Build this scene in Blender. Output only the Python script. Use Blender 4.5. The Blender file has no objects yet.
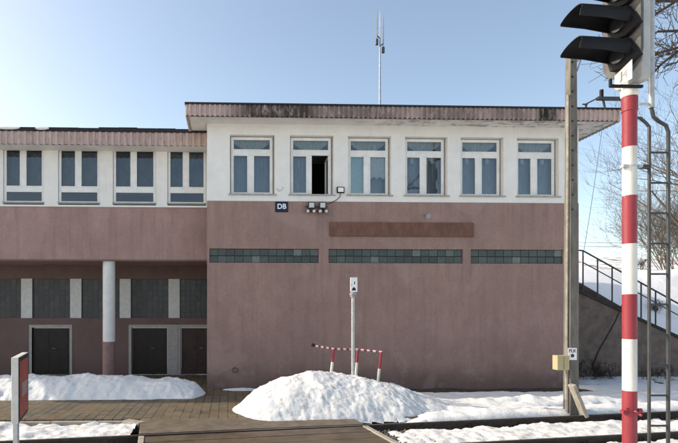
import bpy, math, random
from mathutils import Vector, noise
R = math.radians
C = bpy.context.scene.collection
rnd = random.Random(7)

# ------------------------------------------------------------------ camera
F, PPX, HZ, H, YAW = 490.0, 243.4, 311.0, 2.357, R(1.8)
cs, sn = math.cos(YAW), math.sin(YAW)

def at(px, py, Y):
    """pixel of the 678 px wide photograph -> world point on the plane at depth Y"""
    t = (px - PPX) / F
    X = Y * (t * cs + sn) / (cs - t * sn)
    f = X * sn + Y * cs
    return Vector((X, Y, H + (HZ - py) * f / F))
def ax(px, Y): return at(px, HZ, Y).x
def az(px, py, Y): return at(px, py, Y).z

cam = bpy.data.cameras.new('camera'); co = bpy.data.objects.new('camera', cam); C.objects.link(co)
co.location = (0, 0, H); co.rotation_euler = (R(90), 0, -YAW)
cam.sensor_width = 36; cam.lens = 36 * F / 678
cam.shift_x = (339 - PPX) / 678; cam.shift_y = (HZ - 221.5) / 678
cam.clip_start = .05; cam.clip_end = 3000
bpy.context.scene.camera = co

# ------------------------------------------------------------------ light
SUN_EL, SUN_AZ = R(31), math.atan2(-.975, .22)          # azimuth from +Y towards +X
w = bpy.data.worlds.new('World'); bpy.context.scene.world = w; w.use_nodes = True
nt = w.node_tree; bg = nt.nodes['Background']
sky = nt.nodes.new('ShaderNodeTexSky'); sky.sky_type = 'NISHITA'; sky.sun_disc = False
sky.sun_elevation = SUN_EL; sky.sun_rotation = SUN_AZ
sky.air_density = .82; sky.dust_density = 1.7; sky.ozone_density = 1.5; sky.altitude = 100
wb = nt.nodes.new('ShaderNodeMix'); wb.data_type = 'RGBA'; wb.blend_type = 'MULTIPLY'; wb.inputs[0].default_value = 1; wb.inputs[7].default_value = (1.11, .982, .81, 1)   # camera white balance
nt.links.new(sky.outputs[0], wb.inputs[6]); nt.links.new(wb.outputs[2], bg.inputs[0]); bg.inputs[1].default_value = .15
sl = bpy.data.lights.new('sun', 'SUN'); so = bpy.data.objects.new('sun', sl); C.objects.link(so)
sl.energy = 2.2; sl.angle = R(.53); sl.color = (1, .91, .77)
sd = Vector((math.sin(SUN_AZ) * math.cos(SUN_EL), math.cos(SUN_AZ) * math.cos(SUN_EL), math.sin(SUN_EL)))
so.rotation_euler = sd.to_track_quat('Z', 'Y').to_euler(); so.location = (-20, 20, 30)
vs = bpy.context.scene.view_settings
vs.view_transform = 'Standard'; vs.look = 'None'; vs.gamma = 1; vs.use_curve_mapping = False; vs.exposure = 1.17

# ------------------------------------------------------------------ materials
class N:
    def __init__(s, name):
        s.m = bpy.data.materials.new(name); s.m.use_nodes = True; s.t = s.m.node_tree
        s.b = s.t.nodes['Principled BSDF']; s.out = s.t.nodes['Material Output']
    def n(s, kind, **kw):
        x = s.t.nodes.new(kind)
        for k, v in kw.items():
            if k.startswith('i_'):
                key = k[2:]; key = int(key) if key.isdigit() else key.replace('_', ' ')
                x.inputs[key].default_value = v
            else: setattr(x, k, v)
        return x
    def l(s, a, b): s.t.links.new(a, b)
    def pos(s): 
        if not hasattr(s, '_p'): s._p = s.n('ShaderNodeNewGeometry').outputs['Position']
        return s._p
    def noise(s, scale, detail=6, rough=.6, stretch=None, dist=0):
        x = s.n('ShaderNodeTexNoise'); x.inputs['Scale'].default_value = scale; x.inputs['Detail'].default_value = detail
        x.inputs['Roughness'].default_value = rough; x.inputs['Distortion'].default_value = dist
        p = s.pos()
        if stretch:
            mp = s.n('ShaderNodeMapping'); mp.inputs['Scale'].default_value = stretch; s.l(p, mp.inputs[0]); p = mp.outputs[0]
        s.l(p, x.inputs['Vector']); return x.outputs['Fac']
    def ramp(s, fac, stops):
        x = s.n('ShaderNodeValToRGB'); e = x.color_ramp.elements
        while len(e) < len(stops): e.new(.5)
        for i, (p, c) in enumerate(stops):
            e[i].position = p; e[i].color = (*c, 1) if len(c) == 3 else c
        s.l(fac, x.inputs[0]); return x.outputs[0]
    def mix(s, fac, a, b, mode='MIX'):
        x = s.n('ShaderNodeMix', data_type='RGBA', blend_type=mode)
        for v, i in ((fac, 0), (a, 6), (b, 7)):
            if isinstance(v, (int, float)): x.inputs[i].default_value = v
            elif isinstance(v, tuple): x.inputs[i].default_value = (*v, 1)
            else: s.l(v, x.inputs[i])
        return x.outputs[2]
    def math(s, op, a, b=0.0, c=None, clamp=False):
        x = s.n('ShaderNodeMath', operation=op, use_clamp=clamp)
        for i, v in enumerate((a, b) if c is None else (a, b, c)):
            if isinstance(v, (int, float)): x.inputs[i].default_value = v
            else: s.l(v, x.inputs[i])
        return x.outputs[0]
    def col(s, v):
        if isinstance(v, tuple): s.b.inputs['Base Color'].default_value = (*v, 1)
        else: s.l(v, s.b.inputs['Base Color'])
    def bump(s, h, strength=.3, dist=.02):
        x = s.n('ShaderNodeBump'); x.inputs['Strength'].default_value = strength; x.inputs['Distance'].default_value = dist
        s.l(h, x.inputs['Height']); s.l(x.outputs[0], s.b.inputs['Normal'])
    def rough(s, r, spec=.3, metal=0.):
        if isinstance(r, (int, float)): s.b.inputs['Roughness'].default_value = r
        else: s.l(r, s.b.inputs['Roughness'])
        s.b.inputs['Specular IOR Level'].default_value = spec; s.b.inputs['Metallic'].default_value = metal
        return s.m

def plain(name, c, rough=.6, var=.25, scale=9, spec=.3, metal=0., bump=0., stretch=None):
    k = N(name)
    f = k.noise(scale, 7, .65, stretch)
    lo = tuple(x * (1 - var) for x in c); hi = tuple(min(1, x * (1 + var)) for x in c)
    k.col(k.ramp(f, [(.3, lo), (.7, hi)]))
    if bump: k.bump(k.noise(scale * 5, 5), bump, .01)
    return k.rough(rough, spec, metal)

def worn_paint(name, c, under, amount=.62):
    k = N(name)
    b = k.ramp(k.noise(4, 7, .65, (1, 1, .35)), [(.3, tuple(x * .82 for x in c)), (.7, tuple(min(1, x * 1.12) for x in c))])
    ch = k.ramp(k.noise(13, 9, .74), [(amount, (0, 0, 0)), (amount + .03, (1, 1, 1))])
    gr = k.math('MULTIPLY', k.ramp(k.noise(7, 7, .7, (1, 1, .12)), [(.48, (0, 0, 0)), (.72, (1, 1, 1))]), .3)
    k.col(k.mix(ch, k.mix(gr, b, (.12, .1, .08)), under)); k.bump(ch, -.3, .004)
    return k.rough(k.ramp(k.noise(6, 4), [(.3, (.4, .4, .4)), (.7, (.65, .65, .65))]), .35)
def sepxyz(k):
    x = k.n('ShaderNodeSeparateXYZ'); k.l(k.pos(), x.inputs[0]); return x.outputs

def mat_pink(name='pink_render', a=(.268, .174, .149), b=(.35, .24, .207)):
    k = N(name)
    big = k.noise(.55, 5, .6); mid = k.noise(2.6, 8, .7, (1, 1, .55)); st = k.noise(5, 5, .6, (1, 1, .06)); fine = k.noise(38, 4, .7)
    c = k.ramp(mid, [(.3, a), (.72, b)])
    c = k.mix(k.math('MULTIPLY', k.ramp(big, [(.42, (0, 0, 0)), (.66, (1, 1, 1))]), .42), c, (.22, .148, .132))
    c = k.mix(k.math('MULTIPLY', k.ramp(st, [(.5, (0, 0, 0)), (.72, (1, 1, 1))]), .34), c, (.17, .11, .1))
    c = k.mix(.5, c, k.ramp(fine, [(.3, (.35, .35, .35)), (.7, (.65, .65, .65))]), 'OVERLAY')
    z = sepxyz(k)[2]
    hgt = k.math('ADD', z, k.math('MULTIPLY', k.math('SUBTRACT', k.noise(1.6, 6), .5), .9))
    damp = k.n('ShaderNodeMapRange', i_1=.12, i_2=.75, i_3=.75, i_4=0.); k.l(hgt, damp.inputs[0])
    c = k.mix(damp.outputs[0], c, (.13, .085, .075))
    damp2 = k.n('ShaderNodeMapRange', i_1=1.0, i_2=2.2, i_3=.22, i_4=0.); k.l(hgt, damp2.inputs[0])
    c = k.mix(damp2.outputs[0], c, (.2, .125, .115))
    if name == 'pink_render':
        x_ = sepxyz(k)[0]
        run = k.ramp(k.noise(1, 6, .7, (7, 1, .22)), [(.48, (0, 0, 0)), (.66, (1, 1, 1))])
        below = k.n('ShaderNodeMapRange', i_1=2.0, i_2=3.75, i_3=0., i_4=.27); k.l(z, below.inputs[0])
        cut = k.math('LESS_THAN', z, 3.8)
        c = k.mix(k.math('MULTIPLY', run, k.math('MULTIPLY', below.outputs[0], cut)), c, (.12, .082, .072))
        top = k.n('ShaderNodeMapRange', i_1=4.6, i_2=5.6, i_3=0., i_4=.24); k.l(z, top.inputs[0])
        c = k.mix(k.math('MULTIPLY', run, top.outputs[0]), c, (.15, .10, .088))
        salt = k.math('MULTIPLY', k.ramp(k.noise(1.4, 8, .72), [(.54, (0, 0, 0)), (.64, (1, 1, 1))]), damp2.outputs[0])
        c = k.mix(salt, c, (.42, .34, .31))
        patch = k.ramp(k.noise(.42, 2, .3, None, .4), [(.63, (0, 0, 0)), (.64, (1, 1, 1))])
        c = k.mix(k.math('MULTIPLY', patch, .28), c, (.36, .265, .24))
    k.col(c); k.bump(k.noise(60, 6, .7), .35, .012); return k.rough(.92, .15)

def mat_white_wall():
    k = N('white_render')
    c = k.ramp(k.noise(2.2, 7, .65), [(.3, (.71, .69, .64)), (.7, (.80, .785, .74))])
    c = k.mix(k.math('MULTIPLY', k.ramp(k.noise(6, 6, .65, (1, 1, .08)), [(.55, (0, 0, 0)), (.8, (1, 1, 1))]), .3), c, (.5, .46, .4))
    k.col(c); k.bump(k.noise(55, 5, .7), .25, .01); return k.rough(.9, .15)

def mat_soffit():
    k = N('peeling_soffit')
    c = k.ramp(k.noise(1.6, 6), [(.3, (.62, .60, .56)), (.7, (.74, .72, .68))])
    pe = k.math('MULTIPLY', k.ramp(k.noise(3.1, 8, .62, (1, 2.2, 1), .5), [(.53, (0, 0, 0)), (.56, (1, 1, 1))]), .75)
    x = sepxyz(k)[0]
    mr = k.n('ShaderNodeMapRange', i_1=3.0, i_2=6.0, i_3=0., i_4=1.); k.l(x, mr.inputs[0])
    c = k.mix(k.math('MULTIPLY', pe, mr.outputs[0]), c, (.27, .25, .22))
    k.col(c); k.bump(pe, .5, .02); return k.rough(.9, .15)

def mat_fascia(name, mould):
    """painted corrugated sheet; mould = [(centre x, half width, amount)] patches of black growth"""
    k = N(name)
    c = k.ramp(k.noise(3, 7, .65, (1, 1, .4)), [(.3, (.40, .295, .26)), (.72, (.52, .405, .365))])
    x, y, z = sepxyz(k)
    g = k.ramp(k.noise(9, 8, .75, (1, 1, .35)), [(.5, (0, 0, 0)), (.66, (1, 1, 1))])
    c = k.mix(k.math('MULTIPLY', g, .6), c, (.2, .13, .11))
    m = k.ramp(k.noise(5.5, 9, .78, (1, 1, .45), .3), [(.33, (0, 0, 0)), (.5, (1, 1, 1))])
    tot = None
    for (cx, hw, am) in mould:
        d = k.math('ABSOLUTE', k.math('SUBTRACT', x, cx))
        q = k.n('ShaderNodeMapRange', i_1=hw * .45, i_2=hw, i_3=am, i_4=0.); k.l(d, q.inputs[0])
        tot = q.outputs[0] if tot is None else k.math('MAXIMUM', tot, q.outputs[0])
    if tot is not None: c = k.mix(k.math('MULTIPLY', m, tot), c, (.03, .027, .022))
    k.col(c); return k.rough(.7, .25)

def mat_paving():
    k = N('concrete_pavers')
    br = k.n('ShaderNodeTexBrick', offset=0.0, squash=1.0)
    br.inputs['Scale'].default_value = 1; br.inputs['Brick Width'].default_value = .21; br.inputs['Row Height'].default_value = .21
    br.inputs['Mortar Size'].default_value = .015; br.inputs['Mortar Smooth'].default_value = .3; br.inputs['Bias'].default_value = 0
    br.inputs['Color1'].default_value = (.10, .084, .058, 1); br.inputs['Color2'].default_value = (.15, .127, .09, 1); br.inputs['Mortar'].default_value = (.032, .027, .02, 1)
    k.l(k.pos(), br.inputs['Vector'])
    c = k.mix(k.math('MULTIPLY', k.ramp(k.noise(1.1, 7, .65), [(.42, (0, 0, 0)), (.62, (1, 1, 1))]), .62), br.outputs['Color'], (.18, .128, .068))
    c = k.mix(k.math('MULTIPLY', k.ramp(k.noise(3.4, 8, .7), [(.52, (0, 0, 0)), (.68, (1, 1, 1))]), .55), c, (.055, .047, .036))
    k.col(c)
    hh = k.math('ADD', k.math('MULTIPLY', br.outputs['Fac'], -1.0), k.math('MULTIPLY', k.noise(40, 5), .35))
    k.bump(hh, .6, .012)
    return k.rough(k.ramp(k.noise(1.7, 5), [(.4, (.45, .45, .45)), (.6, (.8, .8, .8))]), .35)

def mat_snow(name='snow', dirt=.25, thr=.56):
    k = N(name)
    d = k.math('MULTIPLY', k.ramp(k.noise(5.5, 9, .74), [(thr, (0, 0, 0)), (thr + .13, (1, 1, 1))]), dirt)
    sp = k.math('MULTIPLY', k.ramp(k.noise(30, 5, .7), [(.66, (0, 0, 0)), (.74, (1, 1, 1))]), min(1, dirt * 1.4))
    c = k.mix(d, (.78, .775, .76), (.4, .36, .3)); c = k.mix(sp, c, (.2, .16, .12))
    k.col(c)
    hh = k.math('ADD', k.noise(14, 8, .7), k.math('MULTIPLY', k.noise(55, 4, .7), .4))
    k.bump(hh, .8, .032)
    return k.rough(.7, .25)

def mat_ground():
    k = N('wet_soil')
    c = k.ramp(k.noise(3, 9, .72), [(.3, (.035, .028, .02)), (.5, (.075, .058, .04)), (.72, (.13, .105, .075))])
    k.col(c); k.bump(k.noise(22, 8, .75), .9, .05); return k.rough(.75, .3)

def mat_farsnow():
    k = N('snowfield')
    d = k.ramp(k.noise(.45, 9, .74, (1, .35, 1.6)), [(.5, (0, 0, 0)), (.58, (1, 1, 1))])
    y = sepxyz(k)[1]
    mr = k.n('ShaderNodeMapRange', i_1=28., i_2=40., i_3=0.03, i_4=.95); k.l(y, mr.inputs[0])
    c = k.mix(k.math('MULTIPLY', d, mr.outputs[0]), (.75, .755, .77), (.24, .19, .14))
    k.col(c); k.bump(k.noise(3, 9, .7), .5, .12); return k.rough(.8, .2)

def mat_glass(name, ior=1.9, tint=(.8, .86, .88)):
    k = N(name)
    fr = k.n('ShaderNodeFresnel'); fr.inputs[0].default_value = ior
    tr = k.n('ShaderNodeBsdfTransparent'); tr.inputs[0].default_value = (*tint, 1)
    gl = k.n('ShaderNodeBsdfGlossy'); gl.inputs['Roughness'].default_value = .02; gl.inputs[0].default_value = (.9, .95, 1, 1)
    bp = k.n('ShaderNodeBump'); bp.inputs['Strength'].default_value = .12; bp.inputs['Distance'].default_value = .02
    k.l(k.noise(2.2, 3), bp.inputs['Height']); k.l(bp.outputs[0], gl.inputs['Normal'])
    mx = k.n('ShaderNodeMixShader'); k.l(fr.outputs[0], mx.inputs[0]); k.l(tr.outputs[0], mx.inputs[1]); k.l(gl.outputs[0], mx.inputs[2])
    k.l(mx.outputs[0], k.out.inputs['Surface']); return k.m

def mat_blocks(name, a, b, hi, rough=.25):
    k = N(name)
    r = k.n('ShaderNodeNewGeometry').outputs['Random Per Island']
    c = k.ramp(r, [(0, a), (.6, b), (.8, b), (1, hi)])
    c = k.mix(.5, c, k.ramp(k.noise(14, 5), [(.3, (.3, .3, .3)), (.7, (.7, .7, .7))]), 'OVERLAY')
    k.col(c); k.bump(k.noise(18, 3), .4, .03); return k.rough(rough, .6)

M = dict(
    pink=mat_pink(), white_wall=mat_white_wall(), soffit=mat_soffit(), paving=mat_paving(),
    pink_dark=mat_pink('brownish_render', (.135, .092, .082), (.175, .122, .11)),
    snow=mat_snow('snow_clean', .3, .55), snow_dirty=mat_snow('snow_dirty', .7, .48), soil=mat_ground(), farsnow=mat_farsnow(),
    glass=mat_glass('window_glass', 2.05), glass_dark=mat_glass('old_window_glass', 1.95, (.55, .6, .6)),
    frame=plain('white_window_paint', (.74, .73, .69), .45, .1, 4), reveal=plain('reveal_render', (.34, .29, .26), .9, .2),
    tin=plain('window_sill_tin', (.36, .35, .33), .5, .25), roofing=plain('roof_felt', (.022, .023, .026), .8, .35),
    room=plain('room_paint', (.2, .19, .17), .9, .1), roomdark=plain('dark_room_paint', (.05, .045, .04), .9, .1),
    net=plain('net_curtain', (.30, .36, .41), .95, .22, 5, stretch=(3, 1, .4)), lace=plain('lace_curtain', (.58, .58, .46), .95, .35, 9, stretch=(3, 1, .5)),
    net_grey=plain('grey_net', (.22, .25, .26), .95, .4, 3, stretch=(2, 1, .5)), mint=plain('pale_blind', (.62, .8, .79), .9, .06), whitecloth=plain('white_cloth', (.72, .76, .74), .9, .1),
    post_white=plain('post_paint', (.6, .6, .57), .8, .12), column=plain('column_paint', (.66, .66, .64), .7, .1, 3),
    column_pink=plain('column_pink', (.25, .16, .148), .85, .15, 4), door=plain('door_paint', (.022, .015, .012), .5, .3, 4), doorred=plain('brown_door_paint', (.05, .026, .022), .5, .3, 4),
    doorframe=plain('door_frame_paint', (.36, .34, .32), .7, .15), metal=plain('grey_metal', (.3, .3, .3), .45, .25, metal=.3),
    darkmetal=plain('dark_metal', (.05, .052, .053), .5, .3), black=plain('matt_black_paint', (.010, .010, .011), .6, .3, 6, spec=.18),
    galv=plain('galvanised_steel', (.42, .43, .43), .45, .2, 12, metal=.4), railsteel=plain('rusty_rail', (.03, .023, .018), .7, .5, 12, bump=.3),
    railtop=plain('worn_rail_head', (.16, .14, .12), .35, .3, 8, metal=.5),
    red=plain('signal_red', (.25, .028, .04), .42, .16, 5, spec=.4), white=plain('signal_white', (.60, .59, .53), .42, .08, 5, spec=.4),
    whitepl=plain('white_plate', (.8, .8, .78), .5, .04), navy=plain('navy_enamel', (.008, .011, .035), .4, .1), ink=plain('black_ink', (.02, .02, .02), .6, .1), letter=plain('white_letter', (.72, .74, .78), .5, .05),
    signalgrey=plain('signal_housing', (.36, .36, .34), .5, .14, 7), plategrey=plain('signal_backplate', (.085, .085, .08), .6, .3, 7),
    concrete=plain('pole_concrete', (.15, .142, .122), .9, .32, 7, bump=.5, stretch=(1, 1, .3)), concrete_light=plain('kerb_concrete', (.3, .275, .235), .9, .3, 8, bump=.5),
    deck=plain('wet_deck', (.095, .07, .047), .5, .45, 2.5, bump=.35), deck_light=plain('deck_edge', (.13, .104, .076), .7, .35, 3.5, bump=.4),
    dullpink=plain('dull_pink', (.3, .2, .19), .6, .3, 8), lensdark=plain('dark_lens', (.02, .021, .023), .15, .1, spec=.6), beige=plain('beige_box', (.42, .35, .2), .5, .1, 4), rust=plain('rusty_sheet', (.15, .078, .055), .8, .28, 5, bump=.2, stretch=(1, 1, .4)),
    lampgrey=plain('lamp_grey', (.28, .28, .27), .5, .15), lampface=plain('lamp_lens', (.55, .54, .5), .25, .1, spec=.5),
    stonewall=plain('stair_wall_render', (.155, .118, .1), .95, .35, 3, bump=.6), coping=plain('dark_coping', (.035, .032, .03), .8, .3),
    bark=plain('bark', (.125, .105, .085), .9, .35, 6), barkdark=plain('backlit_bark', (.06, .05, .042), .9, .35, 6), brush=plain('dry_brush', (.045, .033, .026), .9, .4, 8),  # barkdark: darker copy of bark, the backlit shade of near boughs put into colour
    signred=plain('faded_red', (.3, .062, .045), .6, .3, 6), signedge=plain('sign_edge', (.55, .53, .48), .6, .12),
    ballast=plain('ballast_stone', (.09, .08, .07), .9, .5, 10), cable=plain('cable_rubber', (.03, .03, .03), .6, .1), wood=plain('post_wood', (.1, .075, .05), .85, .3, 8),
    block=mat_blocks('glass_blocks', (.018, .026, .024), (.042, .056, .05), (.115, .135, .12)), block_dark=mat_blocks('dark_glass_blocks', (.012, .012, .012), (.022, .023, .024), (.04, .042, .044), .35),
    mortar=plain('block_mortar', (.05, .055, .05), .9, .2), mortar_dark=plain('dark_mortar', (.10, .097, .092), .9, .2),
)
M['fascia'] = mat_fascia('fascia_sheet', [(1.5, 1.8, .92), (9.55, .42, 1.), (3.8, 2.0, .6), (6.7, 1.4, .55), (8.4, .9, .5)])
M['red'] = worn_paint('signal_red_worn', (.25, .028, .04), (.3, .2, .17), .66); M['white'] = worn_paint('signal_white_worn', (.60, .59, .53), (.25, .15, .1), .685)
M['fascia_low'] = mat_fascia('fascia_sheet_clean', []); M['pink_wing'] = mat_pink('wing_render', (.32, .208, .182), (.395, .272, .24))

# ------------------------------------------------------------------ mesh helpers
WORLD = {}                                     # object name -> world origin of its frame
class MB:
    def __init__(s): s.v = []; s.f = []
    def face(s, pts):
        i = len(s.v); s.v += [tuple(p) for p in pts]; s.f.append(tuple(range(i, i + len(pts))))
    def box(s, x0, x1, y0, y1, z0, z1):
        i = len(s.v)
        s.v += [(x0, y0, z0), (x1, y0, z0), (x1, y1, z0), (x0, y1, z0), (x0, y0, z1), (x1, y0, z1), (x1, y1, z1), (x0, y1, z1)]
        s.f += [tuple(i + k for k in q) for q in ((0, 3, 2, 1), (4, 5, 6, 7), (0, 1, 5, 4), (1, 2, 6, 5), (2, 3, 7, 6), (3, 0, 4, 7))]
        return s
    def obox(s, c, ux, uy, uz):
        """box about centre c with half-axis vectors"""
        i = len(s.v); c = Vector(c)
        for a, b, d in ((-1, -1, -1), (1, -1, -1), (1, 1, -1), (-1, 1, -1), (-1, -1, 1), (1, -1, 1), (1, 1, 1), (-1, 1, 1)):
            s.v.append(tuple(c + a * Vector(ux) + b * Vector(uy) + d * Vector(uz)))
        s.f += [tuple(i + k for k in q) for q in ((0, 3, 2, 1), (4, 5, 6, 7), (0, 1, 5, 4), (1, 2, 6, 5), (2, 3, 7, 6), (3, 0, 4, 7))]
        return s
    def tube(s, pts, r, n=8, cap=True):
        pts = [Vector(p) for p in pts]; rs = r if isinstance(r, (list, tuple)) else [r] * len(pts)
        base = len(s.v); prev = None
        for k, p in enumerate(pts):
            d = (pts[min(k + 1, len(pts) - 1)] - pts[max(k - 1, 0)]).normalized()
            if prev is None:
                u = d.cross(Vector((0, 0, 1)) if abs(d.z) < .95 else Vector((1, 0, 0))).normalized()
            else:
                u = (prev - d * prev.dot(d)); u = u.normalized() if u.length > 1e-6 else d.orthogonal().normalized()
            prev = u; v = d.cross(u)
            for j in range(n):
                a = 2 * math.pi * j / n
                s.v.append(tuple(p + (u * math.cos(a) + v * math.sin(a)) * rs[k]))
        for k in range(len(pts) - 1):
            for j in range(n):
                a, b = base + k * n + j, base + k * n + (j + 1) % n
                s.f.append((a, b, b + n, a + n))
        if cap:
            s.f.append(tuple(base + j for j in reversed(range(n)))); e = base + (len(pts) - 1) * n
            s.f.append(tuple(e + j for j in range(n)))
        return s
    def prism(s, poly, o, u, v, d):
        """polygon of (a,b) laid at o + a*u + b*v, extruded by d"""
        o, u, v, d = Vector(o), Vector(u), Vector(v), Vector(d)
        i = len(s.v); n = len(poly)
        s.v += [tuple(o + a * u + b * v) for a, b in poly] + [tuple(o + a * u + b * v + d) for a, b in poly]
        s.f.append(tuple(i + k for k in range(n))); s.f.append(tuple(i + n + k for k in reversed(range(n))))
        for k in range(n):
            q = (k + 1) % n; s.f.append((i + q, i + k, i + n + k, i + n + q))
        return s
    def build(s, name, m, parent=None, loc=None, smooth=False, bevel=0, fix=True):
        o0 = WORLD[parent.name] if parent else (Vector(loc) if loc is not None else Vector((0, 0, 0)))
        me = bpy.data.meshes.new(name)
        me.from_pydata([(a - o0.x, b - o0.y, c - o0.z) for a, b, c in s.v], [], s.f)
        if fix:
            import bmesh
            bm = bmesh.new(); bm.from_mesh(me); bmesh.ops.recalc_face_normals(bm, faces=bm.faces[:]); bm.to_mesh(me); bm.free()
        me.materials.append(M[m] if isinstance(m, str) else m)
        if smooth:
            me.polygons.foreach_set('use_smooth', [True] * len(me.polygons)); 
            if smooth != 'all': me.set_sharp_from_angle(angle=R(40))
        ob = bpy.data.objects.new(name, me); C.objects.link(ob)
        if parent: ob.parent = parent
        else: ob.location = o0
        WORLD[ob.name] = o0
        if bevel:
            b = ob.modifiers.new('bevel', 'BEVEL'); b.width = bevel; b.segments = 2; b.limit_method = 'ANGLE'
        return ob
def tag(o, label=None, cat=None, group=None, kind=None):
    for k, v in (('label', label), ('category', cat), ('group', group), ('kind', kind)):
        if v: o[k] = v
    return o
def thing(name, loc, label, cat, group=None):
    o = bpy.data.objects.new(name, None); C.objects.link(o); o.location = loc; WORLD[o.name] = Vector(loc)
    return tag(o, label, cat, group)
def text(name, body, size, loc, rot, m, parent, depth=.002, bold=0.):
    cu = bpy.data.curves.new(name, 'FONT'); cu.body = body; cu.size = size; cu.extrude = depth; cu.offset = bold
    cu.align_x = 'CENTER'; cu.align_y = 'CENTER'; cu.materials.append(M[m])
    t = bpy.data.objects.new('lettering_source', cu); C.objects.link(t); bpy.context.view_layer.update()
    me = bpy.data.meshes.new_from_object(t.evaluated_get(bpy.context.evaluated_depsgraph_get())); bpy.data.objects.remove(t)
    me.materials.clear(); me.materials.append(M[m])
    o = bpy.data.objects.new(name, me); C.objects.link(o); o.parent = parent
    o.location = Vector(loc) - WORLD[parent.name]; o.rotation_euler = rot; WORLD[o.name] = WORLD[parent.name]; return o
def wall(mb, x0, x1, z0, z1, y, holes, depth):
    """wall face at y with rectangular openings and reveals of the given depth; back face too"""
    xs = sorted({x0, x1, *[h[0] for h in holes], *[h[1] for h in holes]}); zs = sorted({z0, z1, *[h[2] for h in holes], *[h[3] for h in holes]})
    for a, b in zip(xs, xs[1:]):
        for c, d in zip(zs, zs[1:]):
            mx, mz = (a + b) / 2, (c + d) / 2
            if any(h[0] < mx < h[1] and h[2] < mz < h[3] for h in holes): continue
            mb.face([(a, y, c), (b, y, c), (b, y, d), (a, y, d)]); mb.face([(b, y + depth, c), (a, y + depth, c), (a, y + depth, d), (b, y + depth, d)])
    for (a, b, c, d) in holes:
        mb.face([(a, y, c), (a, y, d), (a, y + depth, d), (a, y + depth, c)]); mb.face([(b, y, d), (b, y, c), (b, y + depth, c), (b, y + depth, d)])
        mb.face([(a, y, d), (b, y, d), (b, y + depth, d), (a, y + depth, d)]); mb.face([(b, y, c), (a, y, c), (a, y + depth, c), (b, y + depth, c)])
def nz(x, y, s, seed=0): return noise.noise((x * s + seed * 13.7, y * s - seed * 7.1, seed * 3.3))
def fbm(x, y, s, seed=0, o=4):
    t = 0; a = 1
    for k in range(o): t += a * nz(x, y, s * 2 ** k, seed + k); a *= .5
    return t
def sm(a, b, x):
    t = max(0., min(1., (x - a) / (b - a))); return t * t * (3 - 2 * t)
def lerp_table(t, x):
    if x <= t[0][0]: return t[0][1]
    for (a, b), (c, d) in zip(t, t[1:]):
        if x <= c: return b + (d - b) * (x - a) / (c - a)
    return t[-1][1]
def field(x0, x1, y0, y1, step, hf, floor, cover=None):
    """height field sheet; cells wholly under floor(x,y) are left out"""
    nx, ny = int(round((x1 - x0) / step)), int(round((y1 - y0) / step)); mb = MB(); idx = {}
    hs = {}
    for i in range(nx + 1):
        for j in range(ny + 1):
            x = x0 + i * step; y = y0 + j * step; hs[i, j] = hf(x, y)
    def vid(i, j):
        if (i, j) not in idx:
            idx[i, j] = len(mb.v); mb.v.append((x0 + i * step, y0 + j * step, hs[i, j]))
        return idx[i, j]
    for i in range(nx):
        for j in range(ny):
            q = ((i, j), (i + 1, j), (i + 1, j + 1), (i, j + 1))
            if all(hs[c] < floor(x0 + c[0] * step, y0 + c[1] * step) for c in q): continue
            mb.f.append(tuple(vid(*c) for c in q))
    return mb

# ------------------------------------------------------------------ layout
YM, YW, YR = 15.0, 16.21, 18.16                       # main wall, wing wall, recessed wall
XL, XR = ax(207, YM), ax(578.5, YM)                   # main block corners
XW = -16.5                                            # far end of the wing
RA = R(8.55); RU = Vector((math.cos(RA), math.sin(RA), 0)); RV = Vector((-RU.y, RU.x, 0))   # track direction
R0 = Vector((0, 9.63, 0))                             # a point of the farther rail
def raily(x, off=0): return R0.y + math.tan(RA) * x - off / math.cos(RA)
GAUGE = 1.62
YP = 10.66                                            # pavement front edge
DX0 = ax(140.5, YP); DX1 = ax(354, YP)                # crossing edges at the pavement

# ------------------------------------------------------------------ setting: ground, pavement, hills
mb = MB(); S = 900
mb.face([(-S, -S, -.26), (S, -S, -.26), (S, S, -.26), (-S, S, -.26)])
tag(mb.build('ground', 'soil'), kind='structure')
mb = MB(); nx_ = 60; ny_ = 40
for j in range(ny_ + 1):
    for i in range(nx_ + 1): x_ = -60 + 2 * i; y_ = -76 + 2 * j; mb.v.append((x_, y_, -.17 + .05 * fbm(x_, y_, .12, 61)))
for j in range(ny_):
    for i in range(nx_): a = j * (nx_ + 1) + i; mb.f.append((a, a + 1, a + nx_ + 2, a + nx_ + 1))
tag(mb.build('snow_covered_ground', 'farsnow', smooth='all'), kind='structure')
mb = MB(); mb.box(XW - 3, 4.6, YP + .12, YR + .3, -.3, 0)
tag(mb.build('pavement', 'paving'), kind='structure')
mb = MB(); x = XW - 3; rk = random.Random(3)
while x < DX0 - .45:
    L = .98
    mb.box(x, x + L - .015, YP + rk.uniform(-.03, .02), YP + .118, -.3, -.005 - rk.uniform(0, .03)); x += L
mb.obox((DX0 - .12, YP - .12, -.04), (.2, -.13, 0), (.06, .09, 0), (0, 0, .05))
tag(mb.build('kerb', 'concrete_light', bevel=.012), kind='structure')
# verge right of the pavement
def verge(x, y):
    return -.05 + .05 * fbm(x, y, 1.3, 4) - .25 * (1 - sm(raily(x) + .25, raily(x) + .9, y))
mb = field(3.2, 30, 9.9, 21, .25, verge, lambda x, y: -.24)
tag(mb.build('verge', 'soil', smooth='all'), kind='structure')
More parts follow.
